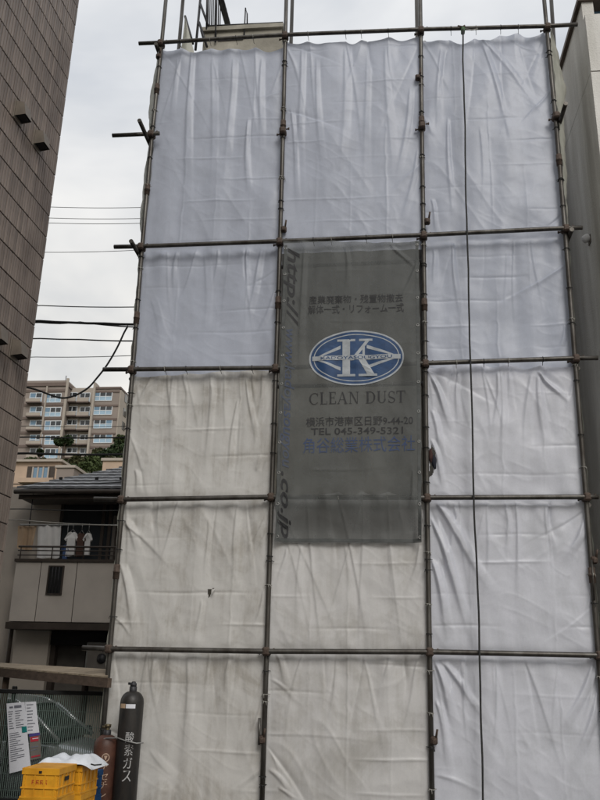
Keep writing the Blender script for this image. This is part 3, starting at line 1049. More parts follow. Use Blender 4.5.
def rects(rs):
    vs, fs = [], []
    for quad in rs:
        n = len(vs)
        vs += quad
        fs.append(list(range(n, n + len(quad))))
    return vs, fs


def rc(x0, y0, x1, y1):
    return [(x0, y0), (x1, y0), (x1, y1), (x0, y1)]


Kq = []
for i in range(6):
    Kq.append(rc(-.29, -.62 + i * .2067, -.13, -.62 + (i + 1) * .2067))
Kq += [rc(-.40, .60, -.02, .68), rc(-.40, -.68, -.02, -.60), rc(.06, .60, .34, .68), rc(.05, -.68, .44, -.60)]
for i in range(4):      # upper arm (thin), lower leg (thick)
    f0, f1 = i / 4, (i + 1) / 4
    Kq.append([(-.13 + .33 * f0, -.10 + .72 * f0), (-.05 + .33 * f0, -.10 + .72 * f0), (-.05 + .33 * f1, -.10 + .72 * f1), (-.13 + .33 * f1, -.10 + .72 * f1)])
    Kq.append([(-.02 + .26 * f0, .12 - .74 * f0), (.13 + .26 * f0, .12 - .74 * f0), (.13 + .26 * f1, .12 - .74 * f1), (-.02 + .26 * f1, .12 - .74 * f1)])
Kq.append(rc(.13, -.34, .18, .40))
v_, f_ = rects(Kq)
print_on('logo_letter', 'print_white', ell_map(v_), f_, .0084)
Bq = [rc(-.93 + i * .093, -.075, -.93 + (i + 1) * .093, .085) for i in range(20)]
v_, f_ = rects(Bq)
print_on('logo_band', 'print_white', ell_map(v_), f_, .0102)
tv, tf = text_geo('KADOYASOUGYOU', .012)
q, _ = fit_text(tv)
print_on('lettering', 'print_blue', ell_map(np.stack([q[:, 0] * 1.5 - .75, q[:, 1] * .11 - .05], -1)), tf, .0118)


# CLEAN DUST in a roman face: stems, hairlines and serifs
def roman(ch):
    T, H = .15, .055
    q = []
    ser = lambda x, y, w=.13: q.append(rc(x - w, y - .022, x + w, y + .022))

    def arc(cx, cy, rx, ry, a0, a1, thick=T, thin=H, n=14):
        for i in range(n):
            p = []
            for (ang, sgn) in ((a0 + (a1 - a0) * i / n, 1), (a0 + (a1 - a0) * (i + 1) / n, 1), (a0 + (a1 - a0) * (i + 1) / n, -1), (a0 + (a1 - a0) * i / n, -1)):
                w = math.radians(ang)
                t = thin + (thick - thin) * abs(math.cos(w)) ** 1.5
                p.append((cx + (rx + sgn * t / 2) * math.cos(w), cy + (ry + sgn * thin / 2) * math.sin(w)))
            q.append(p)
    if ch == 'C':
        arc(.45, .5, .37, .47, 42, 318); q.append(rc(.70, .68, .75, .95)); return q, .86
    if ch == 'L':
        q.append(rc(.14, 0, .14 + T, 1)); ser(.215, .98); ser(.215, .02); q += [rc(.2, 0, .66, H), rc(.63, 0, .68, .27)]; return q, .74
    if ch == 'E':
        q.append(rc(.14, 0, .14 + T, 1)); q += [rc(.08, 0, .66, H), rc(.08, 1 - H, .64, 1), rc(.2, .5, .52, .55), rc(.61, 0, .67, .25), rc(.59, .77, .64, 1), rc(.49, .40, .53, .65)]; return q, .76
    if ch == 'A':
        q += [[(.08, 0), (.14, 0), (.47, 1), (.41, 1)], [(.66, 0), (.82, 0), (.50, 1), (.38, 1)], rc(.24, .32, .66, .37)]; ser(.11, .02, .11); ser(.74, .02, .14); return q, .92
    if ch == 'N':
        q += [rc(.16, 0, .16 + H, 1), rc(.74, 0, .74 + H, 1), [(.14, 1), (.30, 1), (.79, 0), (.70, 0)]]; ser(.18, .02, .12); ser(.77, .98, .12); ser(.13, .98, .08); return q, .98
    if ch == 'D':
        q.append(rc(.14, 0, .14 + T, 1)); q += [rc(.06, 0, .40, H), rc(.06, 1 - H, .40, 1)]; arc(.40, .5, .38, .475, -90, 90); return q, .92
    if ch == 'U':
        q += [rc(.14, .30, .14 + T, 1), rc(.70, .30, .70 + H, 1)]; arc(.47, .32, .255, .30, 180, 360); ser(.215, .98); ser(.73, .98, .11); return q, .92
    if ch == 'S':
        arc(.36, .74, .22, .235, 30, 200, .10); arc(.36, .26, .24, .235, -160, 20, .10)
        q += [[(.10, .66), (.19, .58), (.60, .40), (.63, .30), (.56, .24), (.5, .34), (.15, .50)], rc(.56, .72, .60, .96), rc(.10, .04, .14, .30)]; return q, .70
    if ch == 'T':
        q += [rc(.34, 0, .34 + T, 1), rc(.06, 1 - H, .78, 1), rc(.06, .75, .11, 1), rc(.73, .75, .78, 1)]; ser(.415, .02); return q, .84
    return q, .42


cx, allq = 0.0, []
for ch in 'CLEAN DUST':
    q, wdt = roman(ch)
    allq += [[(a + cx, b) for a, b in poly] for poly in q]
    cx += wdt
v_, f_ = rects(allq)
v_ = np.array(v_) / np.array([cx, 1.0])
print_on('lettering', 'print_dark', quad_map(v_, [(309, 393), (406, 390.5), (309, 405), (406, 402.5)]), f_, .005)


# side sheets wrapped round the ends of the scaffold
def side_sheet(label, k, sgn, prof, y1, seed, m='sheet_side'):
    """prof: list of (z, bulge); cloth from the front pole back to the rear row, bulging outwards"""
    r = np.random.default_rng(seed)
    zs = np.linspace(prof[0][0], prof[-1][0], 160)
    ys_ = np.linspace(-.012, y1, 26)
    bul = np.interp(zs, [q[0] for q in prof], [q[1] for q in prof])
    vs = []
    for i, z in enumerate(zs):
        for y in ys_:
            f = (y + .012) / (y1 + .012)
            w = bul[i] * (math.sin(math.pi * min(1, f * 1.6) * .62 + .02)) * (1 - .5 * f)
            w += .008 * math.sin(z * 9 + y * 7 + seed) + .006 * math.sin(z * 23 + y * 13)
            vs.append((float(pole_x(k, z)) + sgn * (.03 + w), y, z))
    n = len(ys_)
    fs = [[i * n + j, i * n + j + 1, (i + 1) * n + j + 1, (i + 1) * n + j] for i in range(len(zs) - 1) for j in range(n - 1)]
    root = thing('side_dust_sheet', label, 'dust sheet', (float(pole_x(k, prof[0][0])), 0, prof[0][0]))
    MB().add(vs, fs, True).build('cloth', m, root)
    for i in range(5, 10):
        z = prof[0][0] + (prof[-1][0] - prof[0][0]) * (i + .5) / 10
        inst('tie_cord', tie_dark, root, (float(pole_x(k, z)), 0, z + .1), (0, 0, .6))
    return root


z5, z4, z3 = ND[0][5][2], ND[0][4][2], ND[0][3][2]
side_sheet('olive grey side sheet billowing outside the left end pole of the scaffold', 0, -1,
           [(.1, -.05), (z3 - 1.6, -.05), (z3 - .1, -.02), (z3 + .6, .14), (z4 - .25, .10), (z4 + .05, .06), (z4 + .5, .17), (z5 - .35, .14), (z5 + .02, .03)], .6, 3)
z5, z4, z3 = ND[3][5][2], ND[3][4][2], ND[3][3][2]
side_sheet('pale side sheet billowing outside the right end pole of the scaffold', 3, 1,
           [(.1, -.05), (z3 - .3, -.03), (z3 + .2, .06), (z4 - .5, .13), (z4, .14), (z4 + .6, .24), (z5 - .3, .17), (z5 + .02, .10)], .43, 5)
# loose corner of sheet on the rear left pole, above the top rail
rx = rear_top[0][0]
A, B, C_ = at(185, 16, 1, .66), at(180.5, 52, 1, .66), at(194, 52, 1, .66)
ln = 12
vs, fs = [], []
for i in range(ln + 1):
    f = i / ln
    l_, r_ = A + (B - A) * f, A + (C_ - A) * f
    for j in range(7):
        g = j / 6
        q = l_ + (r_ - l_) * g
        vs.append((q[0], q[1] + .02 * math.sin(g * 5 + f * 3), q[2]))
for i in range(ln):
    for j in range(6):
        fs.append([i * 7 + j, i * 7 + j + 1, (i + 1) * 7 + j + 1, (i + 1) * 7 + j])
fl = MB().add(vs, fs, True).build('loose_sheet_corner', 'sheet_side')
tag(fl, 'small triangular beige sheet corner laced to the rear pole above the top rail', 'dust sheet')

# hanging cord with a clip at the top rail
cz = [(463, 29), (463.2, 60), (465, 140), (467, 235), (470, 340), (474, 500), (477.5, 590), (480, 660), (481.5, 730), (483, 815)]
pts = [at(u, v, 1, -.115) for u, v in cz]
fine = []
for a, b in zip(pts[:-1], pts[1:]):
    for i in range(6):
        f = i / 6
        q = a + (b - a) * f
        fine.append((q[0] + .004 * math.sin(q[2] * 3.1) + .002 * math.sin(q[2] * 9), q[1] + .003 * math.sin(q[2] * 5), q[2]))
fine.append(tuple(pts[-1]))
rope = MB().tube(fine, .0105, 8).build('lifting_rope', 'cord_dark')
tag(rope, 'dark rope hanging from the top rail down the full height of the right bays', 'rope')
c0 = at(463, 29, 1, -.08)
cl = thing('cord_clip', 'small clip with green tape holding the dark rope on the top rail', 'clip', (c0[0], -.06, c0[2]))
MB().box((c0[0], -.06, c0[2] - .01), (.05, .085, .085), None, .015).build('clip_body', 'green_tape', cl)
MB().tube([(c0[0] - .07, -.075, c0[2] + .055), (c0[0] - .01, -.08, c0[2] + .03), (c0[0] + .03, -.085, c0[2] + .045)], .018, 8).build('clip_lever', 'rust', cl)
MB().tube([(c0[0] + .02, -.08, c0[2]), (c0[0] + .12, -.085, c0[2] - .03), (c0[0] + .2, -.085, c0[2] - .02)], .008, 6).build('clip_tail', 'cord_pale', cl)

# bundle of rags stuffed at the tear beside the third pole
bz = at(432, 458, 1, .03)
rb = thing('rag_bundle', 'dark red and navy rag bundle poking out beside the pole at the sheet opening', 'rag', (bz[0], .03, bz[2] - .15))


def lump(c, r, seed, n=16, m=10, amp=.25):
    g = np.random.default_rng(seed)
    vs, fs = [], []
    ph = g.uniform(0, 6, 6)
    for i in range(m + 1):
        th = math.pi * i / m
        for j in range(n):
            w = 2 * math.pi * j / n
            k = 1 + amp * (math.sin(3 * w + ph[0] + 2 * th) * .5 + math.sin(5 * th + ph[1] + w) * .4 + math.sin(7 * w + ph[2]) * .25)
            vs.append((c[0] + r[0] * k * math.sin(th) * math.cos(w), c[1] + r[1] * k * math.sin(th) * math.sin(w), c[2] + r[2] * k * math.cos(th)))
    for i in range(m):
        for j in range(n):
            fs.append([i * n + j, i * n + (j + 1) % n, (i + 1) * n + (j + 1) % n, (i + 1) * n + j])
    return vs, fs


v_, f_ = lump((bz[0] - .015, .03, bz[2] + .03), (.028, .025, .075), 1)
MB().add(v_, f_, True).build('red_rag', 'cloth_red', rb)
v_, f_ = lump((bz[0] + .025, .035, bz[2] - .05), (.026, .025, .075), 2)
MB().add(v_, f_, True).build('navy_rag', 'cloth_navy', rb)

# ------------------------------------------------------------------ building wrapped by the sheets
bt = thing('wrapped_building', 'pale concrete building behind the dust sheets, its roof slab and steel stair showing on top', 'building', (3, 4, 0))
MB().b2((.55, 1.35, 0.0), (5.15, 8.0, 11.0)).build('wall', 'concrete', bt)
p0, p1 = at(204, 28, 1, 1.6), at(282, 24, 1, 1.6)
ztop_ = float((p0[2] + p1[2]) / 2)
slab = MB().b2((p0[0], 1.6, 11.004), (p1[0], 3.2, ztop_ - .10)).build('stair_head', 'concrete', bt)
MB().b2((p0[0] - .05, 1.55, ztop_ - .10), (p1[0] + .03, 3.25, ztop_ - .02)).build('coping', 'concrete', slab)
sl = at(218, 39, 1, 1.58)
sr = at(243, 37.5, 1, 1.58)
MB().b2((sl[0], 1.575, sl[2] - .03), (sr[0], 1.597, sl[2] + .02)).build('drip_slot', 'black', slab)
hk = at(246, 8, 1, 1.66)
MB().tube([at(244, 37, 1, 1.57), at(245.5, 8, 1, 1.57), at(247.2, 14, 1, 1.57), at(247.2, 26, 1, 1.57)], .012, 6).build('pipe_hook', 'dark_steel', bt)
# steel stair: posts, sloping stringer with treads, balusters
st = thing('roof_stair', 'dark steel stair with railing rising beside the concrete roof slab', 'stair', (float(p0[0]), 1.9, ztop_))
for (u0, v0, u1, v1) in ((201, -8, 195.5, 50), (217, -30, 215.5, 42), (207.5, -30, 206.5, 30)):
    MB().tube([at(u0, v0, 1, 1.56), at(u1, v1, 1, 1.56)], .022 if u0 == 201 else .016, 8).build('post', 'dark_steel', st)
for (u0, v0, u1, v1) in ((200, 3, 208, 25), (199, 22, 207, 47), (185, 16, 193, 44)):
    MB().tube([at(u0, v0, 1, 1.52), at(u1, v1, 1, 1.52)], .02, 8).build('brace', 'dark_steel', st)
s0 = at(226.5, 24, 1, 2.1)
s1 = at(214, -22, 0, s0[0])
dirv = (s1 - s0)
if abs(s1[1] - s0[1]) > 3 or s1[1] > s0[1]:
    s1 = at(214, -22, 1, 1.75)
    dirv = s1 - s0
MB().tube([s0, s0 + dirv], .035, 6).build('stringer', 'dark_steel', st)
for i in range(9):
    q = s0 + dirv * (i + .5) / 9
    MB().box((q[0] + .02, q[1], q[2]), (.10, .16, .03)).build('tread', 'dark_steel', st)
for i, u in enumerate((208, 209.7, 211.4, 213.1, 214.8, 216.5, 218.2, 220)):
    a, b = at(u + 1.0, -30, 1, 1.9), at(u, 25.5, 1, 1.9)
    MB().tube([a, b], .010, 6).build('baluster', 'dark_steel', st)
MB().tube([at(206, 26, 1, 1.62), at(283, 22.5, 1, 1.62)], .014, 6).build('foot_rail', 'dark_steel', st)

# ------------------------------------------------------------------ tiled building on the left
WA = math.radians(2.2)
wd = np.array([math.sin(WA), math.cos(WA), 0])           # along the wall, away from the camera
wn = np.array([math.cos(WA), -math.sin(WA), 0])          # out of the wall
W0 = np.array([-.6, -1.635, 0.0])                    # far corner of the wall


def wp(s, z, out=0.0):
    return W0 + wd * s + wn * out + np.array([0, 0, z])


tb = thing('tiled_building', 'tall building clad in upright brown tiles with square vent hoods, left of the scaffold', 'building', (-.6, -1.5, 0))
b = MB()
c1, c2 = wp(-7, 0), wp(0, 0)
c3, c4 = c2 - wn * 16, c1 - wn * 16  # unseen depth, widened to shade the house behind
ht = 13.5
vs = [(*q[:2], zz) for zz in (0.0, ht) for q in (c1, c2, c3, c4)]
b.add(vs, [[3, 2, 1, 0], [4, 5, 6, 7], [0, 1, 5, 4], [1, 2, 6, 5], [2, 3, 7, 6], [3, 0, 4, 7]])
b.build('wall', 'grout', tb)
TW, TH = .0505, .2665
NJ = .0095
rowz0 = at(24, 477.5, 0, -.6)[2]
rowz0 -= math.floor(rowz0 / TH) * TH
tiles = []
for r_ in range(int((ht - rowz0) / TH)):
    for c_ in range(int(7 / TW)):
        tiles.append((-(c_ + .5) * TW + .002, rowz0 + (r_ + .5) * TH))
P = np.array([wp(s, z, .012) for s, z in tiles])
uv = pix(P)
depth = ((P - CAM) @ ROWS.T)[:, 2]
vis = (uv[:, 0] > -6) & (uv[:, 0] < 640) & (uv[:, 1] > -20) & (uv[:, 1] < 820) & (depth > .5)
# picture area: foreshortened width x height
uv2 = pix(P + wd * TW * .9)
area = np.where(vis, np.linalg.norm(uv2 - uv, axis=1) * TH * FPX / depth, 0)
order = np.argsort(-area)
single = set(int(i) for i in order[:298] if area[i] > 0)
tme = MB().box((0, 0, 0), (.016, TW - NJ, TH - NJ * 1.4), None, .003).mesh('tile', 'tile')
rest = MB()
for i, (s, z) in enumerate(tiles):
    o_ = rng.normal(0, .0009)
    if i in single:
        inst('tile', tme, tb, wp(s, z, .003 + o_), (0, rng.normal(0, .004), -WA + rng.normal(0, .004)))
    else:
        rest.box(wp(s, z, .003 + o_), (.016, TW - NJ, TH - NJ * 1.4), (0, 0, -WA))
tag(rest.build('tile_field', 'tile', tb), kind='stuff')
# vent hoods
vh = MB()
vh.box((.004, 0, 0), (.014, .25, .27), None, .004)
hood = [(.0, -.10, .11), (.0, .10, .11), (.10, .095, .085), (.10, -.095, .085), (.0, -.10, -.10), (.0, .10, -.10), (.135, .095, -.085), (.135, -.095, -.085)]
hood = [(x + .012, y, z) for x, y, z in hood]
vh.add(hood, [[0, 3, 2, 1], [3, 7, 6, 2], [0, 4, 7, 3], [1, 2, 6, 5]])
vme = vh.mesh('vent_hood', 'vent')
vin = MB().b2((.012, -.092, -.082), (.125, .092, -.072)).mesh('vent_opening', 'black')
for (u, v) in ((17, 113), (36, 141), (13, 350), (-7.5, 335)):
    d = ROWS.T @ np.array([(u - 300) / FPX, -(v - 400) / FPX, 1.0])
    t = ((W0 - CAM) @ wn) / (d @ wn)
    q = CAM + d * t + wn * .012
    h_ = inst('vent_hood', vme, tb, q, (0, 0, -WA))
    h_.scale = (.85, .74, .85)
    g_ = bpy.data.objects.new('vent_opening', vin)
    col.objects.link(g_)
    g_.parent = h_

# ------------------------------------------------------------------ stucco building on the right
XR = 5.92
sb_ = thing('stucco_building', 'rough pale stucco building with dark coping standing close to the right end of the scaffold', 'building', (XR, 3, 0))
cf = at(588.5, 50, 0, XR)                                   # front corner
ct = at(578, 0, 0, XR)
ct2 = at(553, 110, 0, XR)
zj = float(at(575, 118, 0, XR)[2])                          # string course
zt = float((ct[2] + ct2[2]) / 2)                            # coping height
yf = float(cf[1])
MB().b2((XR, yf, 0), (XR + 6, 14, zj - .01)).build('wall', 'stucco', sb_)
MB().b2((XR + .018, yf + .018, zj - .01), (XR + 6, 14, zj + .012)).build('joint', 'coping', sb_)
zw = float(at(590, 14, 1, yf)[2])
up_ = MB()
up_.b2((XR + .004, yf + .3, zj + .012), (XR + 6, 14, zt))
up_.b2((XR + .004, yf + .004, zj + .012), (XR + 6, yf + .3, zw))
up_.b2((XR + .004, yf + .10, zw), (XR + .16, yf + .3, zt))
up_.build('parapet', 'stucco', sb_)
MB().b2((XR - .05, yf + .06, zt + .002), (XR + 6, 14, zt + .07)).build('coping', 'coping', sb_)
wv = MB()
wv.b2((XR + .20, yf + .255, zw + .03), (XR + 1.5, yf + .292, zw + .09))
wv.build('window_rail', 'dark_steel', sb_)
MB().b2((XR + .165, yf + .28, zw + .004), (XR + 1.6, yf + .298, zt - .004)).build('window', 'glass_pale', sb_)
lf = at(590, 240, 0, XR)
lt = thing('wall_vent_cap', 'round white vent cap on the stucco wall beside the scaffold rail end', 'vent cap', tuple(lf))
capo = MB().lathe([(.0, .0), (.03, .003), (.05, .02), (.056, .05), (.058, .09)], (0, 0, 0), 18).build('cap', 'cloth_white', None)
capo.parent = lt
capo.rotation_euler = (0, math.radians(65), 0)
capo.location = (-.10, 0, 0)
MB().b2((XR - .012, lf[1] - .06, lf[2] - .06), (XR - .001, lf[1] + .06, lf[2] + .06), .004).build('plate', 'vent', lt)

# ------------------------------------------------------------------ two-storey house behind the fence
GB = -0.23                                                  # ground level behind the fence
YB = 5.0                                                    # balcony front
YWALL = 5.9                                                 # wall behind the balcony
hs = thing('house', 'two storey house with cream balcony panels, black railing and grey tiled roof', 'house', (-2.6, 6.5, GB))
xl_h, xr_h = at(11, 600, 1, YB)[0], -.45
zb0, zb1 = float(at(60, 622, 1, YB)[2]), float(at(60, 562, 1, YB)[2])
MB().b2((xl_h - 1.2, YWALL, GB), (xr_h, 9.0, 5.05)).build('wall', 'house_wall', hs)
# ground floor: front wall under the balcony
MB().b2((xl_h, 5.35, GB), (at(49, 640, 1, 5.35)[0], YWALL - .002, zb0 - .12)).build('lower_wall', 'house_wall', hs)
MB().b2((xl_h - .02, YB - .05, zb0 - .13), (xr_h, YWALL - .004, zb0 - .015)).build('balcony_floor', 'house_trim', hs)
bal = MB()
edges = [xl_h, at(37, 600, 1, YB)[0], at(73.5, 600, 1, YB)[0], at(112, 600, 1, YB)[0], xr_h]
for a, b_ in zip(edges[:-1], edges[1:]):
    MB().b2((a + .006, YB, zb0), (b_ - .006, YB + .07, zb1), .004).build('balcony_panel', 'house_panel', hs)
MB().b2((xl_h + .01, YB + .012, zb0), (xr_h, YB + .066, zb1 - .01)).build('balcony_backing', 'grout', hs)
MB().b2((xl_h, YB + .07, zb0), (xl_h + .07, YWALL - .01, zb1)).build('balcony_panel', 'house_panel', hs)
MB().b2((xl_h - .02, YB - .03, zb1 + .002), (xr_h, YB + .10, zb1 + .05)).build('balcony_cap', 'house_trim', hs)
# slot window with bars in the parapet
sa, sb2 = at(50.5, 567, 1, YB), at(60.5, 593.5, 1, YB)
sw = MB().b2((sa[0], YB - .018, sb2[2]), (sb2[0], YB - .002, sa[2])).build('slot_window', 'black', hs)
fr_ = MB()
fr_.b2((sa[0] - .025, YB - .03, sb2[2] - .025), (sa[0], YB - .001, sa[2] + .025))
fr_.b2((sb2[0], YB - .03, sb2[2] - .025), (sb2[0] + .025, YB - .001, sa[2] + .025))
fr_.b2((sa[0], YB - .028, sa[2]), (sb2[0], YB - .001, sa[2] + .025))
fr_.b2((sa[0], YB - .028, sb2[2] - .025), (sb2[0], YB - .001, sb2[2]))
fr_.build('frame', 'house_trim', sw)
for i in range(3):
    x = sa[0] + (sb2[0] - sa[0]) * (i + 1) / 4
    MB().tube([(x, YB - .026, sb2[2]), (x, YB - .026, sa[2])], .007, 6).build('bar', 'dark_steel', sw)
# railing
for v in (546.5, 550.5, 555):
    z = float(at(60, v, 1, YB)[2])
    MB().tube([(xl_h, YB + .03, z), (xr_h, YB + .03, z)], .018 if v < 550 else .011, 8).build('railing_bar', 'house_trim', hs)
zr_ = float(at(60, 546.5, 1, YB)[2])
for i in range(6):
    x = xl_h + .05 + (xr_h - xl_h - .1) * i / 5
    MB().tube([(x, YB + .03, zb1 + .04), (x, YB + .03, zr_)], .012, 6).build('railing_post', 'house_trim', hs)
# upper openings
do = [at(62, 503, 1, YWALL), at(124, 560, 1, YWALL)]
MB().b2((do[0][0], YWALL - .02, zb0), (do[1][0] + .3, YWALL - .004, float(do[0][2]))).build('balcony_door', 'glass', hs)
for u in (61, 103, 110, 118):
    x = float(at(u, 530, 1, YWALL)[0])
    MB().b2((x - .03, YWALL - .05, zb0), (x + .03, YWALL - .022, float(do[0][2]))).build('door_stile', 'house_trim', hs)
xa, xb_ = at(111, 530, 1, YWALL)[0], at(118, 530, 1, YWALL)[0]
MB().b2((xa + .04, YWALL - .035, zb0), (xb_ - .04, YWALL - .021, float(do[0][2]) - .25)).build('door_panel', 'soffit', hs)
MB().b2((do[0][0] - .06, YWALL - .25, float(do[0][2]) + .0), (xr_h, YWALL - .005, float(do[0][2]) + .18)).build('shutter_box', 'house_trim', hs)
# laundry pole and brackets
zp = float(at(90, 525, 1, 5.35)[2])
MB().tube([(float(at(20, 525, 1, 5.35)[0]), 5.35, zp), (xr_h, 5.35, zp)], .014, 8).build('laundry_pole', 'alu', hs)
for u in (30, 118):
    x = float(at(u, 520, 1, 5.35)[0])
    MB().tube([(x, 5.35, zp - .02), (x, 5.35, zp + .6)], .01, 6).build('pole_bracket', 'dark_steel', hs)
# roof: eaves, gutter and tile courses, hipped on the left
ze = float(at(60, 489.5, 1, 5.25)[2])
rf = MB().add([(xl_h - .25, 5.25, ze), (xr_h + .35, 5.25, ze), (xr_h + .35, 9.1, ze + 1.55), (xl_h + 1.5, 9.1, ze + 1.55),
               (xl_h - .25, 5.25, ze - .08), (xr_h + .35, 5.25, ze - .08), (xr_h + .35, 9.1, ze + 1.35), (xl_h + 1.5, 9.1, ze + 1.35)],
              [[0, 1, 2, 3], [7, 6, 5, 4], [0, 4, 5, 1], [1, 5, 6, 2], [2, 6, 7, 3], [3, 7, 4, 0]]).build('roof', 'house_trim', hs)
nc = 11
sl_ = math.atan2(1.75, 3.85)
for i in range(nc):
    f0 = i / nc
    y0_, z0_ = 5.22 + 3.85 * f0, ze + 1.55 * f0
    dy, dz = 3.85 / nc * 1.06, 1.55 / nc * 1.06
    xa = xl_h - .28 + 1.75 * f0
    xb2 = xl_h - .28 + 1.75 * min(1, f0 + 1 / nc)
    xe = xr_h + .36
    n_t = 16
    vs, fs = [], []
    for j in range(n_t):                                   # each course is scalloped tile by tile
        for (ff, zz) in ((0.02, .0), (.5, .007), (.92, .003), (.98, -.006)):
            a = xa + (xe - xa) * (j + ff) / n_t
            b_ = xb2 + (xe - xb2) * (j + ff) / n_t
            vs += [(a, y0_, z0_ + .012 + zz), (a, y0_, z0_ + .058 + zz), (b_, y0_ + dy, z0_ + dz + .022 + zz)]
    m_ = len(vs) // 3
    for j in range(m_ - 1):
        fs += [[3 * j, 3 * j + 3, 3 * j + 4, 3 * j + 1], [3 * j + 1, 3 * j + 4, 3 * j + 5, 3 * j + 2]]
    MB().add(vs, fs).build('tile_course', 'roof', rf)
for u in (60.5, 96.5, 121):                                # snow guards
    q = at(u, 481, 1, 5.75)
    MB().box((q[0], 5.75, ze + .33), (.07, .03, .05), None, .01).build('snow_guard', 'black', rf)
MB().tube([(xl_h - .3, 5.20, ze - .05), (xr_h + .35, 5.20, ze - .05)], .045, 10).build('gutter', 'house_trim', hs)
MB().b2((xl_h - .22, 5.3, ze - .16), (xr_h + .3, YWALL - .006, ze - .10)).build('soffit', 'soffit', hs)
MB().b2((xl_h - .24, 5.27, ze - .18), (xr_h + .3, 5.295, ze - .085)).build('fascia', 'house_trim', hs)
# ground floor openings
x0_, x1_ = float(at(49, 640, 1, 5.45)[0]), float(xr_h)
MB().b2((x0_, 5.42, float(at(60, 645, 1, 5.45)[2])), (x1_, YWALL - .004, zb0 - .135)).build('shutter_housing', 'black', hs)
MB().b2((x0_ + .02, 5.46, GB), (float(at(54, 660, 1, 5.46)[0]), 5.60, float(at(60, 645, 1, 5.45)[2]) - .002)).build('door_post', 'house_trim', hs)
xg0, xg1 = float(at(54.5, 660, 1, 5.8)[0]), float(at(86, 660, 1, 5.8)[0])
MB().b2((xg0, 5.80, GB), (xg1, 5.86, float(at(60, 645, 1, 5.45)[2]))).build('frosted_window', 'soffit', hs)
MB().b2((xg1, 5.72, GB), (xg1 + .07, 5.87, float(at(60, 645, 1, 5.45)[2]))).build('door_post', 'house_trim', hs)
mb0, mb1 = at(88, 642, 1, 5.35), at(107, 668, 1, 5.35)
mbx = MB().b2((mb0[0], 5.30, mb1[2] - .25), (mb1[0] + .1, 5.55, mb0[2]), .01).build('meter_box', 'alu', hs)
mc = at(101.5, 658.5, 1, 5.28)
mt_ = MB().lathe([(0.0, .07), (.07, .06), (.085, .03), (.085, 0)], (0, 0, 0), 18).build('meter', 'dark_steel', mbx)
mt_.rotation_euler = (math.radians(90), 0, 0)
mt_.location = Vector((mc[0], 5.30, mc[2])) - parent_offset(mbx)
MB().b2((mb0[0] + .03, 5.285, mb1[2] - .2), (mb1[0] + .05, 5.298, mb0[2] - .03), .003).build('meter_door', 'soffit', mbx)
dp = [at(12.5, 626, 1, 5.2), at(8, 700, 1, 5.2)]
MB().tube([(dp[0][0] + .15, 5.18, dp[0][2] + .02), (dp[0][0], 5.18, dp[0][2] - .06), (dp[0][0], 5.18, GB)], .04, 10).build('drain_pipe', 'house_trim', hs)


# laundry
def cloth_panel(name, label, m, cs, y, cat, amp=.03, n=14, seed=0):
    TL, TR, BL, BR = [at(u, v, 1, y) for u, v in cs]
    vs, fs = [], []
    for i in range(n + 1):
        for j in range(n + 1):
            f, g = i / n, j / n
            q = (TL * (1 - g) + TR * g) * (1 - f) + (BL * (1 - g) + BR * g) * f
            d_ = amp * math.sin(g * 9 + seed + f) * (.3 + f) + amp * .5 * math.sin(g * 21 + seed * 2)
            vs.append((q[0], y + d_, q[2] + .01 * math.sin(g * 12 + seed) * f))
    for i in range(n):
        for j in range(n):
            a = i * (n + 1) + j
            fs.append([a, a + 1, a + n + 2, a + n + 1])
    return tag(MB().add(vs, fs, True).build(name, m), label, cat, 'laundry drying on the balcony')


cloth_panel('hanging_cloth', 'large white cloth drying over the balcony railing of the house', 'cloth_white', [(37.5, 525), (61.5, 525), (35.5, 558), (60.5, 558)], 5.36, 'laundry', seed=1)
cloth_panel('hanging_cloth', 'tan cloth drying beside the large white cloth on the balcony', 'cloth_tan', [(18, 526), (37, 526), (17, 548), (32, 552)], 5.40, 'laundry', seed=2)


def shirt(label, m, u, v0, v1, w, seed):
    a, b_ = at(u - w, v0, 1, 5.33), at(u + w, v1, 1, 5.33)
    cx_, wd_, zt_, zb_ = (a[0] + b_[0]) / 2, (b_[0] - a[0]), a[2], b_[2]
    out = [(-.10, 1), (-.30, .97), (-.62, .70), (-.45, .62), (-.34, .74), (-.36, .0), (.36, .03), (.34, .74), (.45, .62), (.62, .70), (.30, .97), (.10, 1), (0, .95)]
    fr = [(cx_ + x * wd_, 5.30 + .012 * math.sin(x * 11 + seed), zb_ + z * (zt_ - zb_)) for x, z in out]
    bk = [(x, y + .05, z) for x, y, z in fr]
    n = len(out)
    fs = [list(range(n))[::-1], list(range(n, 2 * n))] + [[i, (i + 1) % n, n + (i + 1) % n, n + i] for i in range(n)]
    root = thing('hanging_shirt', label, 'laundry', (cx_, 5.33, zb_), 'laundry drying on the balcony')
    MB().add(fr + bk, fs).build('garment', m, root)
    MB().tube([(cx_ - wd_ * .3, 5.325, zt_ - .02), (cx_, 5.325, zt_ + .05), (cx_ + wd_ * .3, 5.325, zt_ - .02)], .006, 5).build('hanger', 'alu', root)
    MB().tube([(cx_, 5.325, zt_ + .05), (cx_, 5.325, zp + .02)], .005, 5).build('hook', 'alu', root)


shirt('white shirt drying on a hanger in front of the dark balcony door', 'cloth_white', 71.5, 532, 557, 4.6, 1)
shirt('dark brown shirt drying between the white and the narrow pale shirts', 'cloth_brown', 80.5, 533, 557, 3.2, 3)
shirt('narrow pale shirt drying on a hanger beside the dark brown shirt', 'cloth_white', 87.5, 533, 556, 2.6, 5)
shirt('small blue garment hanging beside the white shirt on the balcony', 'cloth_blue', 65.5, 545, 560, 2.6, 6)

# ------------------------------------------------------------------ hillside: apartments, small house, greenery
YA = 135.0


def A(u, v, y=YA):
    return at(u, v, 1, y)


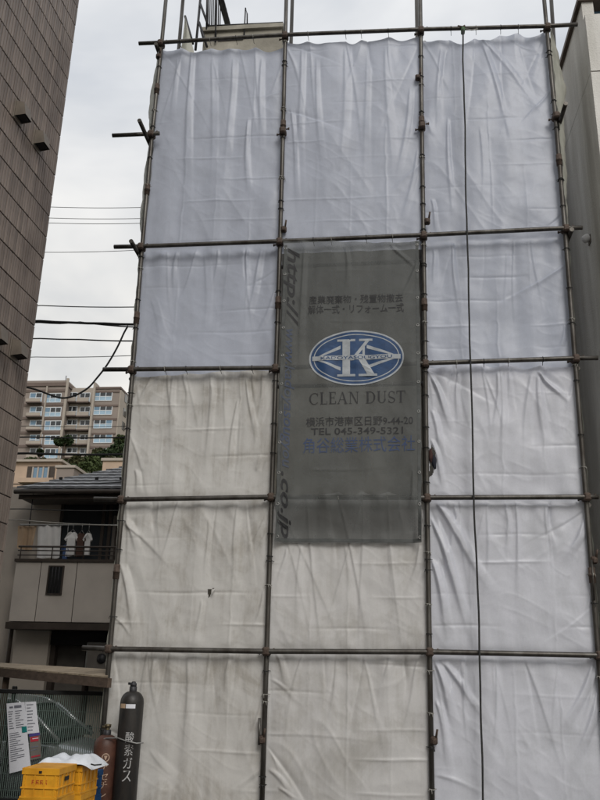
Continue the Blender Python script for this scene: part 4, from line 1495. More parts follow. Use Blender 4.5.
ap = thing('apartment_block', 'brown apartment block on the hill with white balconies and five rows of windows', 'apartment block', (float(A(80, 455)[0]), YA, 38))
rows_v = [397.5, 411.5, 425, 439.5, 453]
a0, a1, a2, a3 = float(A(18, 420)[0]), float(A(63, 420)[0]), float(A(92, 420)[0]), float(A(116, 420)[0])
ztl, ztc, ztr = float(A(50, 380.5)[2]), float(A(78, 388, YA + 2.2)[2]), float(A(104, 387.5)[2])
zbs = float(A(80, 470)[2]) - 4
MB().b2((a0, YA, zbs), (a1, YA + 14, ztl)).build('wall', 'apt_wall', ap)
MB().b2((a1 + .02, YA + 2.2, zbs), (a2 - .02, YA + 14, ztc)).build('wall', 'apt_pale', ap)
MB().b2((a2, YA + .5, zbs), (a3, YA + 14, ztr)).build('wall', 'apt_wall', ap)
MB().b2((a3 + .003, YA + .6, zbs), (a3 + .25, YA + 14, ztr - .3)).build('lit_side_slab', 'apt_pale', ap)  # thin slab over the brown side; its lit paleness is put into the colour
MB().b2((a3 + .26, YA + 7, zbs), (a3 + 1.6, YA + 20, ztr - 2.6)).build('wall', 'apt_pale', ap)
MB().b2((a0, YA - .25, ztl - 1.2), (a1 + .25, YA + 14, ztl - .5)).build('cornice', 'apt_band', ap)
MB().b2((a2 - .2, YA + .3, ztr - .15), (a3 + .25, YA + 14, ztr + .25)).build('cornice', 'apt_band', ap)
MB().b2((a1 - .1, YA - .35, zbs), (a1 + .35, YA - .02, ztl + .3)).build('pier', 'apt_pale', ap)
MB().b2((a2 - .4, YA - .1, zbs), (a2 - .01, YA + 2.1, ztc + .3)).build('pier', 'apt_pale', ap)
for (u) in (43.5,):
    x = float(A(u, 420)[0])
    MB().b2((x - .15, YA - .3, zbs), (x + .15, YA - .01, ztl - 1.25)).build('pier', 'apt_pale', ap)


def apt_window_old(xa, xb, zc, h, y, bal_h, solid):
    w = MB()
    w.b2((xa, y - .10, zc - h / 2), (xb, y - .004, zc - h / 2 + .14))
    w.b2((xa, y - .10, zc + h / 2 - .14), (xb, y - .004, zc + h / 2))
    nm = max(2, int((xb - xa) / 1.3))
    for i in range(nm + 1):
        x = xa + (xb - xa) * i / nm
        w.b2((x - .08, y - .115, zc - h / 2 + .01), (x + .08, y - .006, zc + h / 2 - .01))
    wo_ = w.build('window', 'apt_white', ap)
    for i in range(nm):
        x0, x1 = xa + (xb - xa) * i / nm + .081, xa + (xb - xa) * (i + 1) / nm - .081
        MB().b2((x0, y - .06, zc - h / 2 + .141), (x1, y - .003, zc + h / 2 - .141)).build('pane', 'glass_pale' if (i + int(zc)) % 3 else 'glass', wo_)
    if bal_h:
        MB().b2((xa - .12, y - .95, zc - h / 2 - .35), (xb + .12, y - .012, zc - h / 2 - .12)).build('balcony_slab', 'apt_band', ap)
        MB().b2((xa - .1, y - .93, zc - h / 2 - .118), (xb + .1, y - .86, zc - h / 2 - .10 + bal_h)).build('balcony_front', 'apt_white' if solid else 'apt_pale', ap)


def apt_window(xa, xb, zc, h, y, bal_h, solid):
    w = MB()
    nm = max(2, int((xb - xa) / 1.0))
    zm = zc - h * .04
    for z_ in (zc - h / 2, zm - .06, zc + h / 2 - .12):
        w.b2((xa, y - .10, z_), (xb, y - .004, z_ + .12))
    for i in range(nm + 1):
        x = xa + (xb - xa) * i / nm
        w.b2((x - .06, y - .115, zc - h / 2 + .01), (x + .06, y - .006, zc + h / 2 - .01))
    wo_ = w.build('window', 'apt_white', ap)
    for i in range(nm):
        x0, x1 = xa + (xb - xa) * i / nm + .061, xa + (xb - xa) * (i + 1) / nm - .061
        MB().b2((x0, y - .06, zm + .061), (x1, y - .003, zc + h / 2 - .121)).build('pane', 'glass' if (i + int(zc)) % 3 else 'glass_pale', wo_)
        MB().b2((x0, y - .06, zc - h / 2 + .121), (x1, y - .003, zm - .061)).build('pane', 'apt_frost' if solid or i % 2 else 'glass_pale', wo_)
    if bal_h:
        MB().b2((xa - .25, y - 1.15, zc - h / 2 - .45), (xb + .25, y - .012, zc - h / 2 - .2)).build('balcony_slab', 'apt_band', ap)
        MB().b2((xa - .22, y - 1.13, zc - h / 2 - .198), (xb + .22, y - 1.06, zc - h / 2 - .2 + bal_h)).build('balcony_front', 'apt_pale', ap)


for r_, v in enumerate(rows_v):
    for (u0, u1, y, bh, sol) in ((30, 42, YA, .6, False), (45, 61, YA, 0, True), (67, 77, YA + 2.2, .75, False), (80, 90, YA + 2.2, .75, False), (94, 112, YA + .5, 0, True)):
        sh = {0: 0.0, 1: .6, 2: -.4, 3: 0, 4: -1.2}[[30, 45, 67, 80, 94].index(u0)]
        p_, q_ = A(u0, v + sh, y), A(u1, v + sh, y)
        apt_window(float(p_[0]), float(q_[0]), float(p_[2]), 1.9, y, bh, sol)
    z_ = float(A(60, v - 6.8)[2])
    MB().b2((a0, YA - .12, z_ - .25), (a1 - .12, YA - .006, z_ + .25)).build('floor_band', 'apt_band', ap)
    MB().b2((a2 + .02, YA + .38, z_ - .35), (a3 + .02, YA + .494, z_ + .05)).build('floor_band', 'apt_band', ap)
    if r_ < 4:
        zc_ = float(A(117, v, YA + 3)[2])
        for yy in (3.0, 9.5):
            MB().b2((a3 + .252, YA + yy, zc_ - .8), (a3 + .32, YA + yy + 1.6, zc_ + .8)).build('side_window', 'glass', ap)
aq = A(62.3, 374)
MB().tube([(aq[0], YA + 2, ztl), (aq[0], YA + 2, ztl + 1.7)], .08, 6).build('antenna', 'dark_steel', ap)

# tan house below it
YT = 44.0
th_ = thing('hill_house', 'small tan house with a flat roof and one wide window on the hillside', 'house', (float(at(45, 480, 1, YT)[0]), YT, 12))
t0, t1 = at(24, 462.5, 1, YT), at(57, 490, 1, YT)
zt2 = float(t0[2])
MB().b2((t0[0] - 1.5, YT, 10.2), (t1[0], YT + 5, zt2)).build('wall', 'tan_house', th_)
MB().b2((t0[0] - 1.7, YT - .3, zt2 + .003), (t1[0] + .25, YT + 5.2, zt2 + .16)).build('roof_edge', 'apt_pale', th_)
w0, w1 = at(28, 466.5, 1, YT), at(54, 480, 1, YT)
MB().b2((w0[0], YT - .05, w1[2]), (w1[0], YT - .004, w0[2])).build('recess', 'house_trim', th_)
g0, g1 = at(34, 468, 1, YT), at(48, 480, 1, YT)
wn_ = MB().b2((g0[0], YT - .10, g1[2] + .05), (g1[0], YT - .052, g0[2])).build('window', 'glass_pale', th_)
for i in range(4):
    x = g0[0] + (g1[0] - g0[0]) * i / 3
    MB().b2((x - .05, YT - .16, g1[2]), (x + .05, YT - .102, g0[2] + .04)).build('mullion', 'apt_pale', wn_)
MB().b2((w0[0] - .2, YT - .9, w1[2] - .35), (w1[0] + .3, YT - .06, w1[2] - .05)).build('balcony', 'tan_house', th_)
# low grey retaining buildings seen over the roof
for (u0, v0, u1, y, m, lab) in ((103, 461, 140, 40.0, 'tan_house', 'low tan rooftop rising behind the grey tiled roof beside the scaffold'),
                                (57, 468, 72, 42.0, 'apt_wall', 'dull brown annex wall beside the small tan house on the hillside')):
    a_, b_ = at(u0, v0, 1, y), at(u1, v0 + 20, 1, y)
    rt = thing('hill_building', lab, 'building', (float(a_[0] + b_[0]) / 2, y, 9.0))
    MB().b2((a_[0], y, 8.5), (b_[0], y + 4, a_[2])).build('wall', m, rt)
    MB().b2((a_[0] - .1, y - .1, a_[2] + .003), (b_[0] + .1, y + 4.1, a_[2] + .18)).build('roof_edge', 'apt_pale', rt)


def leaves(c, r, n, size, seed, clumps=9):
    g = np.random.default_rng(seed)
    cl = g.normal(0, 1, (clumps, 3))
    cl = cl / np.linalg.norm(cl, axis=1)[:, None] * g.uniform(.25, .85, (clumps, 1))
    cl[:, 2] = np.abs(cl[:, 2]) * .9 - .25
    which = g.integers(0, clumps, n)
    d = g.normal(0, 1, (n, 3))
    d /= np.linalg.norm(d, axis=1)[:, None]
    pos = (cl[which] + d * (g.uniform(.1, 1, (n, 1)) ** .5) * .42) * np.array(r) + np.array(c)
    a = g.normal(0, 1, (n, 3)); a /= np.linalg.norm(a, axis=1)[:, None]
    b_ = np.cross(a, g.normal(0, 1, (n, 3))); b_ /= np.linalg.norm(b_, axis=1)[:, None]
    sz = size * g.uniform(.6, 1.4, (n, 1))
    V = np.stack([pos - a * sz, pos + b_ * sz * .55, pos + a * sz, pos - b_ * sz * .55], 1).reshape(-1, 3)
    F = [[4 * i, 4 * i + 1, 4 * i + 2, 4 * i + 3] for i in range(n)]
    return V, F


def tree(name, label, u, vtop, vbot, wpx, y, m, seed, n=1500, size=.28, cat='tree', group=None, trunk=True):
    tp, bo = at(u, vtop, 1, y), at(u, vbot, 1, y)
    rx = wpx / FPX * (y + 9.4) / 2
    rz = (tp[2] - bo[2]) / 2
    gz = float(hill_h(np.array(tp[0]), np.array(y))) - .5
    gz = min(gz, bo[2] - .2)
    root = thing(name, label, cat, (tp[0], y, gz), group)
    V, F = leaves((tp[0], y, bo[2] + rz), (rx, rx * .9, rz), n, size, seed)
    MB().add(V, F).build('crown', m, root)
    tk = MB().tube([(tp[0], y, gz), (tp[0] + .1, y, (gz + bo[2]) / 2 + .2), (tp[0] - .05, y, bo[2] + rz * .9)], [.22, .17, .07], 8)
    for k in range(4):
        w = k * 1.6 + seed
        tk.tube([(tp[0], y, bo[2] + rz * .3), (tp[0] + rx * .55 * math.cos(w), y + rx * .5 * math.sin(w), bo[2] + rz * 1.1)], [.08, .03], 6)
    tk.build('trunk', 'bark', root)


tree('round_tree', 'round dark green tree standing in front of the apartment block', 66, 432, 449, 19, 112, 'leaf_dark', 1, 2600, .32)
tree('round_tree', 'small dark tree beside the left windows of the apartment block', 41, 448, 458, 9, 112, 'leaf_dark', 2, 900, .3)
GRP = 'bushes on the hillside'
LBL = {'leaf_dark': 'dark green bush on the slope below the apartment block', 'leaf_mid': 'mid green bush on the slope below the apartment block', 'leaf_olive': 'olive bush on the slope below the apartment block'}
k = 0
for (u, vt, vb, w, y, m) in ((30, 453, 470, 18, 95, 'leaf_mid'), (46, 456, 472, 18, 92, 'leaf_olive'), (60, 455, 474, 16, 90, 'leaf_mid'), (78, 452, 472, 20, 92, 'leaf_olive'), (92, 449, 470, 20, 95, 'leaf_mid'),
                             (106, 444, 468, 20, 97, 'leaf_dark'), (119, 437, 462, 20, 100, 'leaf_dark'), (132, 432, 462, 20, 102, 'leaf_dark'), (112, 452, 474, 18, 80, 'leaf_olive'), (70, 460, 480, 18, 70, 'leaf_dark'),
                             (86, 458, 480, 20, 72, 'leaf_mid'), (128, 450, 474, 20, 76, 'leaf_mid'), (22, 458, 480, 18, 80, 'leaf_mid'), (100, 460, 482, 20, 62, 'leaf_mid'), (66, 466, 488, 16, 55, 'leaf_olive'), (122, 433, 446, 14, 118, 'leaf_mid'), (98, 446, 458, 14, 116, 'leaf_olive')):
    k += 1
    tree('bush', LBL[m], u, vt, vb, w, y, m, 20 + k, 1300, .26, 'bush', GRP)


# ------------------------------------------------------------------ overhead cables in the gap
def cable(label, uv, y, r, x_end=.56, sag=.05, m='cord_dark', group=None):
    pts = [at(u, v, 1, y) for u, v in uv]
    a, b_ = pts[0], pts[-1]
    sl_ = (b_[2] - a[2]) / (b_[0] - a[0])
    left = np.array([-9.0, y, a[2] + sl_ * (-9.0 - a[0]) * .3 + .1])
    right = np.array([x_end, y, b_[2] + sl_ * (x_end - b_[0])])
    full = [left] + pts + [right]
    fine = []
    for i in range(len(full) - 1):
        L_ = np.linalg.norm(full[i + 1] - full[i])
        n = max(2, int(L_ / .25))
        for j in range(n):
            f = j / n
            q = full[i] + (full[i + 1] - full[i]) * f
            fine.append((q[0], q[1], q[2] - (sag * 4 * f * (1 - f) * min(1, L_ / 6))))
    fine.append(tuple(right))
    return tag(MB().tube(fine, r, 6).build('overhead_cable', m), label, 'cable', group or 'overhead cables crossing the gap')


UP = ['highest thin cable crossing the sky between the tiled building and the scaffold', 'upper of two close thin cables, just below the highest cable', 'lower of two close thin cables, just below the highest cable',
      'faint thin cable alone in the sky between the close cables and the thick twisted cable', 'thin cable crossing the sky just above the thick twisted cable', 'thin cable crossing the sky just below the thick twisted cable', 'faintest and lowest sky cable, above the hillside apartments']
cable(UP[0], [(50, 207), (141, 207.5)], 3.0, .005)
cable(UP[1], [(50, 218), (141, 218.5)], 3.15, .005)
cable(UP[2], [(50, 223), (141, 223.3)], 3.3, .005)
cable(UP[3], [(46, 252.3), (140, 250)], 3.1, .005)
cable(UP[4], [(42, 305.5), (137, 307)], 3.2, .009)
cable(UP[5], [(40, 338.5), (80, 339.5), (135, 341)], 3.3, .012)
cable(UP[6], [(36, 357), (133, 355.5)], 3.1, .006)
cable('thick twisted overhead cable crossing the sky, with the drooping wire tied to it', [(40, 321), (70, 322.5), (105, 323.5), (135, 324.5)], 3.0, .021)
cable('second strand wound round the thick twisted overhead cable', [(40, 322.5), (60, 323.5), (80, 322), (105, 325), (135, 327)], 3.06, .012)
d_ = [at(u, v, 1, 2.95) for u, v in ((128, 326), (124, 333), (117, 348), (107, 365), (97, 378), (88, 388), (75, 395.5), (62, 398), (48, 394), (34, 389), (10, 384))]
fine = []
for i in range(len(d_) - 1):
    for j in range(5):
        t = j / 5
        p0_, p1_, p2_, p3_ = d_[max(i - 1, 0)], d_[i], d_[i + 1], d_[min(i + 2, len(d_) - 1)]
        fine.append(.5 * ((2 * p1_) + (-p0_ + p2_) * t + (2 * p0_ - 5 * p1_ + 4 * p2_ - p3_) * t * t + (-p0_ + 3 * p1_ - 3 * p2_ + p3_) * t ** 3))
fine.append(d_[-1])
tag(MB().tube(fine, .016, 7).build('drop_wire', 'cord_dark'), 'drooping black service wire curving down in front of the apartment block', 'cable')
LW = ['upper of two black cables crossing in front of the hillside apartment windows', 'lower of two black cables crossing in front of the hillside apartment windows']
cable(LW[0], [(30, 426), (127, 426.2)], 2.9, .005)
cable(LW[1], [(30, 437), (127, 437.3)], 2.9, .012)
cable('thick black overhead cable crossing just above the grey tiled roof', [(28, 453.3), (126, 454.3)], 2.8, .019)
LH = ['thin black cable crossing in front of the grey tiled roof', 'thin black cable crossing just under the eaves of the house', 'pale thin cable crossing above the balcony laundry']
cable(LH[0], [(26, 484), (124, 482)], 2.7, .008)
cable(LH[1], [(24, 509), (122, 510.5)], 2.7, .008)
cable(LH[2], [(20, 520), (118, 525.5)], 2.7, .008, m='cord_pale')

# ------------------------------------------------------------------ wire fence with posters
YF = .45
fz1 = float(at(50, 692.5, 1, YF)[2])
fn = thing('wire_fence', 'grey green fence of close upright wires in front of the parked car', 'fence', (-1.3, YF, 0))
fx0, fx1 = -2.4, -.10
MB().b2((fx0, YF - .02, fz1 - .02), (fx1, YF + .02, fz1 + .025), .005).build('top_rail', 'black', fn)
MB().b2((fx0, YF - .015, .22), (fx1, YF + .015, .26), .005).build('bottom_rail', 'black', fn)
for x in (fx0 + .03, -1.25, fx1 - .03):
    MB().b2((x - .025, YF + .022, 0), (x + .025, YF + .07, fz1 + .06), .006).build('post', 'black', fn)
wm = MB()
x = fx0 + .02
while x < fx1:
    wm.tube([(x, YF - .004, .02), (x + rng.normal(0, .001), YF - .006, .7), (x, YF - .004, fz1 - .018)], .0052, 4, False)
    x += .0235
for z in np.arange(.34, fz1 - .05, .17):
    wm.tube([(fx0, YF + .003, z), (fx1, YF + .003, z)], .0022, 4, False)
tag(wm.build('wire_mesh', 'fence_wire', fn), kind='stuff')


def sheet_of_paper(label, cs, y, m, lines, seed, extra=()):
    TL, TR, BL, BR = [at(u, v, 1, y) for u, v in cs]
    ctr = (TL + TR + BL + BR) / 4
    root = thing('notice', label, 'notice', tuple(ctr), None)

    def q(s, t, o):
        p = (TL * (1 - s) + TR * s) * (1 - t) + (BL * (1 - s) + BR * s) * t
        return (p[0], y - o + .012 * math.sin(s * 3 + t * 2.2 + seed) * t, p[2])
    n = 8
    vs = [q(j / n, i / n, 0) for i in range(n + 1) for j in range(n + 1)] + [q(j / n, i / n, -.0015) for i in range(n + 1) for j in range(n + 1)]
    fs = []
    for i in range(n):
        for j in range(n):
            a = i * (n + 1) + j
            fs += [[a, a + n + 1, a + n + 2, a + 1], [a + (n + 1) ** 2, a + 1 + (n + 1) ** 2, a + n + 2 + (n + 1) ** 2, a + n + 1 + (n + 1) ** 2]]
    MB().add(vs, fs, True).build('paper', m, root)
    g = np.random.default_rng(seed)
    for (s0, s1, t0, t1, mm) in lines:
        b_ = MB()
        k = 6
        b_.add([q(s0 + (s1 - s0) * i / k, t, .004) for t in (t0, t1) for i in range(k + 1)], [[i, i + k + 1, i + k + 2, i + 1] for i in range(k)])
        b_.build('print', mm, root)
    return root


g = np.random.default_rng(5)
ln1 = [(.16, .36, .05, .075, 'ink'), (.42, .82, .04, .078, 'ink')]
for t in np.arange(.12, .40, .035):
    ln1.append((.08, .08 + g.uniform(.15, .28), t, t + .010, 'ink'))
    ln1.append((.45, .45 + g.uniform(.2, .42), t, t + .010, 'ink'))
for t in np.arange(.44, .86, .03):
    ln1.append((.08, .08 + g.uniform(.3, .75), t, t + .009, 'ink'))
ln1.append((.74, 1.0, .37, .46, 'teal'))
sheet_of_paper('tall white printed notice with a teal square tied to the wire fence', [(6.5, 703.5), (24.5, 702), (9.5, 773.5), (31, 768)], YF - .05, 'paper', ln1, 1)
ln2 = []
for t in np.arange(.08, .9, .10):
    ln2.append((.15, .15 + g.uniform(.35, .7), t, t + .022, 'ink'))
sheet_of_paper('smaller white printed notice beside the tall one on the wire fence', [(25, 702), (36, 701.5), (26.5, 734), (39, 732.5)], YF - .045, 'paper', ln2, 2)
ln3 = [(.0, 1, .0, .10, 'card_blue'), (.12, .85, .13, .32, 'card_red'), (.12, .85, .13 + .06, .13 + .09, 'paper'), (.1, .8, .5, .54, 'ink'), (.1, .7, .62, .65, 'ink'), (.1, .9, .86, .92, 'card_red')]
sheet_of_paper('small blue topped card with a red panel below the smaller notice', [(29, 734), (40, 732.5), (31, 760), (41, 758)], YF - .042, 'soffit', ln3, 3)

# ------------------------------------------------------------------ parked car behind the fence
CX, CY = -2.15, 2.45                                        # rear..front along +x, near side at y = CY
car = thing('parked_car', 'silver hatchback parked behind the wire fence facing the scaffold', 'car', (CX, CY + .75, GB))
stn = [  # x, z_low, z_belt, half width, at ground 0
    (-1.72, .38, .86, .60), (-1.66, .30, .95, .70), (-1.3, .24, .97, .74), (-.5, .22, .96, .745), (.3, .22, .93, .745), (.62, .22, .90, .74), (1.0, .24, .85, .73), (1.35, .27, .77, .69), (1.58, .30, .66, .60), (1.66, .36, .54, .48)]
prof = []
vs, fs = [], []
for (x, zl, zb_, hw) in stn:
    ringp = [(-hw * .90, zl), (-hw, zl + .12), (-hw * 1.0, (zl + zb_) / 2 + .05), (-hw * .97, zb_ - .06), (-hw * .90, zb_), (-hw * .4, zb_ + .025), (hw * .4, zb_ + .025), (hw * .90, zb_), (hw * .97, zb_ - .06), (hw, (zl + zb_) / 2 + .05), (hw, zl + .12), (hw * .90, zl)]
    vs += [(CX + x, CY + .75 + y, GB + z) for y, z in ringp]
n = 12
for i in range(len(stn) - 1):
    for j in range(n):
        fs.append([i * n + j, i * n + (j + 1) % n, (i + 1) * n + (j + 1) % n, (i + 1) * n + j])
fs += [list(range(n)), list(range((len(stn) - 1) * n, len(stn) * n))[::-1]]
MB().add(vs, fs, True).build('body', 'car_paint', car)
# cabin: glass house with painted roof and pillars
roofp = [(-1.60, 1.02), (-1.42, 1.36), (-1.0, 1.47), (-.4, 1.49), (.0, 1.44), (.18, 1.36), (.72, .955)]


def cab(y_in_bot, y_in_top, x, z):
    f = np.clip((z - .95) / .5, 0, 1)
    return .70 - (.70 - .56) * f


def pillar(name, pts, r, m='car_paint'):
    for sgn in (-1, 1):
        MB().tube([(CX + x, CY + .75 + sgn * (cab(0, 0, x, z) + .004), GB + z) for x, z in pts], r, 8).build(name, m, car)


gv, gf = [], []
for (x, z) in roofp:
    w = cab(0, 0, x, z)
    gv += [(CX + x, CY + .75 - w, GB + z), (CX + x, CY + .75 + w, GB + z)]
base = [(CX + x, CY + .75 + sg * .70, GB + .93) for x in (-1.6, .72) for sg in (-1, 1)]
side_n = [2 * i for i in range(len(roofp))]
gv += base
nb = len(roofp) * 2
gf.append(side_n + [nb + 2, nb])
gf.append([i + 1 for i in side_n][::-1] + [nb + 1, nb + 3])
gf.append([2 * 5, 2 * 5 + 1, 2 * 6 + 1, 2 * 6])
gf.append([0, 1, 3, 2])
MB().add(gv, gf).build('windows', 'car_glass', car)
rv, rff = [], []
for (x, z) in roofp[1:6]:
    w = cab(0, 0, x, z)
    for (k, dz) in ((-1.02, -.015), (-.7, .03), (0, .045), (.7, .03), (1.02, -.015)):
        rv.append((CX + x, CY + .75 + w * k, GB + z + dz))
for i in range(4):
    for j in range(4):
        rff.append([i * 5 + j, (i + 1) * 5 + j, (i + 1) * 5 + j + 1, i * 5 + j + 1])
MB().add(rv, rff, True).build('roof', 'car_paint', car)
pillar('front_pillar', [(.16, 1.38), (.45, 1.16), (.74, .94)], .032)
pillar('roof_rail', [(-1.44, 1.36), (-1.0, 1.47), (-.4, 1.49), (.0, 1.44), (.17, 1.37)], .026)
pillar('middle_pillar', [(-.55, 1.48), (-.52, .95)], .028, 'black')
pillar('rear_pillar', [(-1.42, 1.36), (-1.62, .98)], .05)
MB().b2((CX - 1.55, CY - .004, GB + .60), (CX + 1.2, CY + .02, GB + .63), .004).build('door_trim', 'rubber', car)
for sg in (-1, 1):
    mr = MB().box((CX + .60, CY + .75 + sg * .86, GB + .99), (.09, .17, .13), None, .03).build('mirror', 'rubber', car)
    for x in (-1.12, 1.02):
        wb = MB().lathe([(.19, -.085), (.27, -.09), (.285, -.06), (.285, .06), (.27, .09), (.19, .085)], (0, 0, 0), 24)
        ty = wb.build('tyre', 'rubber', None)
        ty.parent = car
        ty.rotation_euler = (math.radians(90), 0, 0)
        ty.location = Vector((CX + x, CY + .75 + sg * .66, GB + .287)) - car.location
        rm = MB().lathe([(.0, -.088), (.06, -.095), (.10, -.075), (.19, -.088), (.19, .088), (.10, .075), (.06, .095), (0, .088)], (0, 0, 0), 24).build('rim', 'alu', None)
        rm.parent = ty
    MB().box((CX + 1.54, CY + .75 + sg * .45, GB + .60), (.16, .26, .12), (0, .5, 0), .03).build('headlight', 'glass_pale', car)
MB().b2((CX + .9, CY + .1, GB + .36), (CX + 1.69, CY + 1.4, GB + .40)).build('bumper_strip', 'rubber', car)

# ------------------------------------------------------------------ lean-to board beside the scaffold
fl_, fr2 = at(2, 667, 1, .95), at(108, 676.5, 1, -.12)
bl_, br2 = at(2, 663.6, 1, 1.5), at(107, 669, 1, .40)
ll_, lr_ = at(2, 678, 1, .95), at(108, 686, 1, -.12)
lean = thing('lean_to_roof', 'weathered plywood lean-to roof with a dark timber fascia above the wire fence', 'lean-to roof', (float(fl_[0] + fr2[0]) / 2, .5, 0))
ext = (fl_ - fr2) * .35
fl_, bl_, ll_ = fl_ + ext, bl_ + ext, ll_ + ext


def slab8(a, b_, c, d, th):
    up_ = np.array([0, 0, th])
    q = [a, b_, c, d, a - up_, b_ - up_, c - up_, d - up_]
    return MB().add(q, [[0, 1, 2, 3], [7, 6, 5, 4], [0, 4, 5, 1], [1, 5, 6, 2], [2, 6, 7, 3], [3, 7, 4, 0]])


nb_ = 3
for i in range(nb_):                                          # boards laid side by side
    f0, f1 = i / nb_ + .004, (i + 1) / nb_ - .004
    a = fl_ + (bl_ - fl_) * f0
    d2 = fl_ + (bl_ - fl_) * f1
    b_ = fr2 + (br2 - fr2) * f0
    c2_ = fr2 + (br2 - fr2) * f1
    slab8(a, b_, c2_, d2, .016).build('roof_board', 'wood', lean)
inw = np.array([0.03, .05, 0])
slab8(fl_ - [0, 0, .018], fr2 - [0, 0, .018], fr2 - [0, 0, .018] + inw, fl_ - [0, 0, .018] + inw, float(fr2[2] - lr_[2])).build('fascia', 'wood_dark', lean)
for f in (.28,):
    q = fl_ + (fr2 - fl_) * f
    MB().b2((q[0] - .03, q[1] + .065, GB if q[1] > 1 else -.02), (q[0] + .03, q[1] + .12, q[2] - .02)).build('post', 'wood_dark', lean)

# ------------------------------------------------------------------ crates, sack, gas cylinders
CW, CD, CH = .315, .44, .25


def crate_meshes(m):
    w, d, h = CW / 2, CD / 2, CH
    b = MB()
    t = .012
    b.b2((-w, -d, .0), (w, d, .012))
    b.b2((-w, -d, .012), (w, -d + t, h)); b.b2((-w, d - t, .012), (w, d, h))
    b.b2((-w, -d + t, .012), (-w + t, d - t, h)); b.b2((w - t, -d + t, .012), (w, d - t, h))
    body = b.mesh('crate_body', m)
    r = MB()
    e = .011
    for (z0, z1) in ((h - .055, h), (h * .33, h * .33 + .014), (.0, .022)):
        r.b2((-w - e, -d - e, z0), (w + e, -d - .0005, z1), .003); r.b2((-w - e, d + .0005, z0), (w + e, d + e, z1), .003)
        r.b2((-w - e, -d, z0 + .0005), (-w - .0005, d, z1 - .0005), .003); r.b2((w + .0005, -d, z0 + .0005), (w + e, d, z1 - .0005), .003)
    rim = r.mesh('crate_rim', m)
    ribs = []
    for i in range(4):
        x = -w + .02 + (CW - .04) * i / 3
        ribs.append(MB().b2((x - .006, -d - .008, .023), (x + .006, -d - .0005, h - .056)).mesh('rib', m))
    for i in range(5):
        y = -d + .02 + (CD - .04) * i / 4
        ribs.append(MB().b2((w + .0005, y - .006, .023), (w + .008, y + .006, h - .056)).mesh('rib', m))
    b2_ = MB().b2((-w + .002, -d + .002, h - .012), (w - .002, d - .002, h - .002)).mesh('crate_lid', m)
    hh = MB().b2((-.014, -d - .0135, h - .045), (.014, -d - .009, h - .022), .003).mesh('hand_hole', 'black')
    hs_ = MB().b2((w + .004, -.05, h - .115), (w + .0105, .05, h - .08), .004).mesh('hand_hole', 'black')
    return [body, rim, b2_, hh, hs_] + ribs


CR = {m: crate_meshes(m) for m in ('crate_yellow', 'crate_blue')}


def crate(label, m, x, y, z, rot, marks=None, group='stacked crates by the fence'):
    o = bpy.data.objects.new('crate', None)
    col.objects.link(o)
    o.empty_display_size = .1
    o.location = (x, y, z)
    o.rotation_euler = (0, 0, rot)
    tag(o, label, 'crate', group)
    for nme, me in zip(['crate_body', 'crate_rim', 'crate_lid', 'hand_hole', 'hand_hole'] + ['rib'] * 9, CR[m]):
        if nme == 'hand_hole' and marks == 'dots':
            continue
        c = bpy.data.objects.new(nme, me)
        col.objects.link(c)
        c.parent = o
    d = -CD / 2
    if marks == 'red':
        b = MB()
        gx = -.072
        for i in range(4):      # four worn red characters
            b.b2((gx, d - .0022, .118), (gx + .006, d - .0006, .152))
            b.b2((gx + .007, d - .0022, .145), (gx + .026, d - .0006, .152))
            b.b2((gx + .007, d - .0022, .130), (gx + .024, d - .0006, .136))
            b.b2((gx + .020, d - .0022, .118), (gx + .026, d - .0006, .1295))
            gx += .037
        c = b.build('lettering', 'print_red')
        c.parent = o
    if marks == 'dots':
        b = MB()
        for (px_, pz_) in ((-.02, .21), (.03, .21), (-.02, .17), (.03, .17), (-.02, .25)):
            b.b2((px_ - .013, d - .003, pz_ - .013), (px_ + .013, d - .0006, pz_ + .013), .002)
        c = b.build('drain_hole', 'black')
        c.parent = o
    return o


fc0, fc1 = at(24, 767.5, 1, -1.75), at(58, 767.5, 1, -1.75)
fcx, ftz = float(fc0[0] + fc1[0]) / 2, float(fc0[2])
st_ = ftz - CH
names = ('topmost yellow crate of the front stack, with red lettering', 'second yellow crate of the front stack, under the one with red lettering', 'third yellow crate of the front stack', 'lowest yellow crate of the front stack')
for i in range(4):
    zc = ftz - (i + 1) * CH
    if zc < -.03:
        break
    crate(names[i], 'crate_yellow', fcx, -1.75 + CD / 2, zc, (.02, -.03, .01, 0)[i], 'red' if i < 1 else None)
p2 = at(82.5, 765.5, 1, -1.22)
s2z = float(p2[2])
for i in range(3):
    zc = s2z - (i + 1) * CH
    if zc < -.05:
        break
    crate(('top yellow crate of the rear stack, under the white sack', 'second yellow crate of the rear stack, below the sack', 'lowest yellow crate of the rear stack')[i], 'crate_yellow', float(p2[0]) - CW / 2, -1.22 + CD / 2, max(0.0, zc), (-.02, .02, 0)[i], 'dots' if i == 0 else None)
p3 = at(102.5, 769, 1, -.43)
s3z = float(p3[2])
for i in range(3):
    zc = s3z - (i + 1) * CH
    if zc < -.05:
        break
    crate(('top dark blue crate wedged between the yellow crates and the brown cylinder', 'second dark blue crate below the top one, beside the brown cylinder', 'lowest dark blue crate beside the brown cylinder')[i], 'crate_blue', float(p3[0]) - CD / 2, -.75 + CW / 2, max(0.0, zc), math.pi / 2)

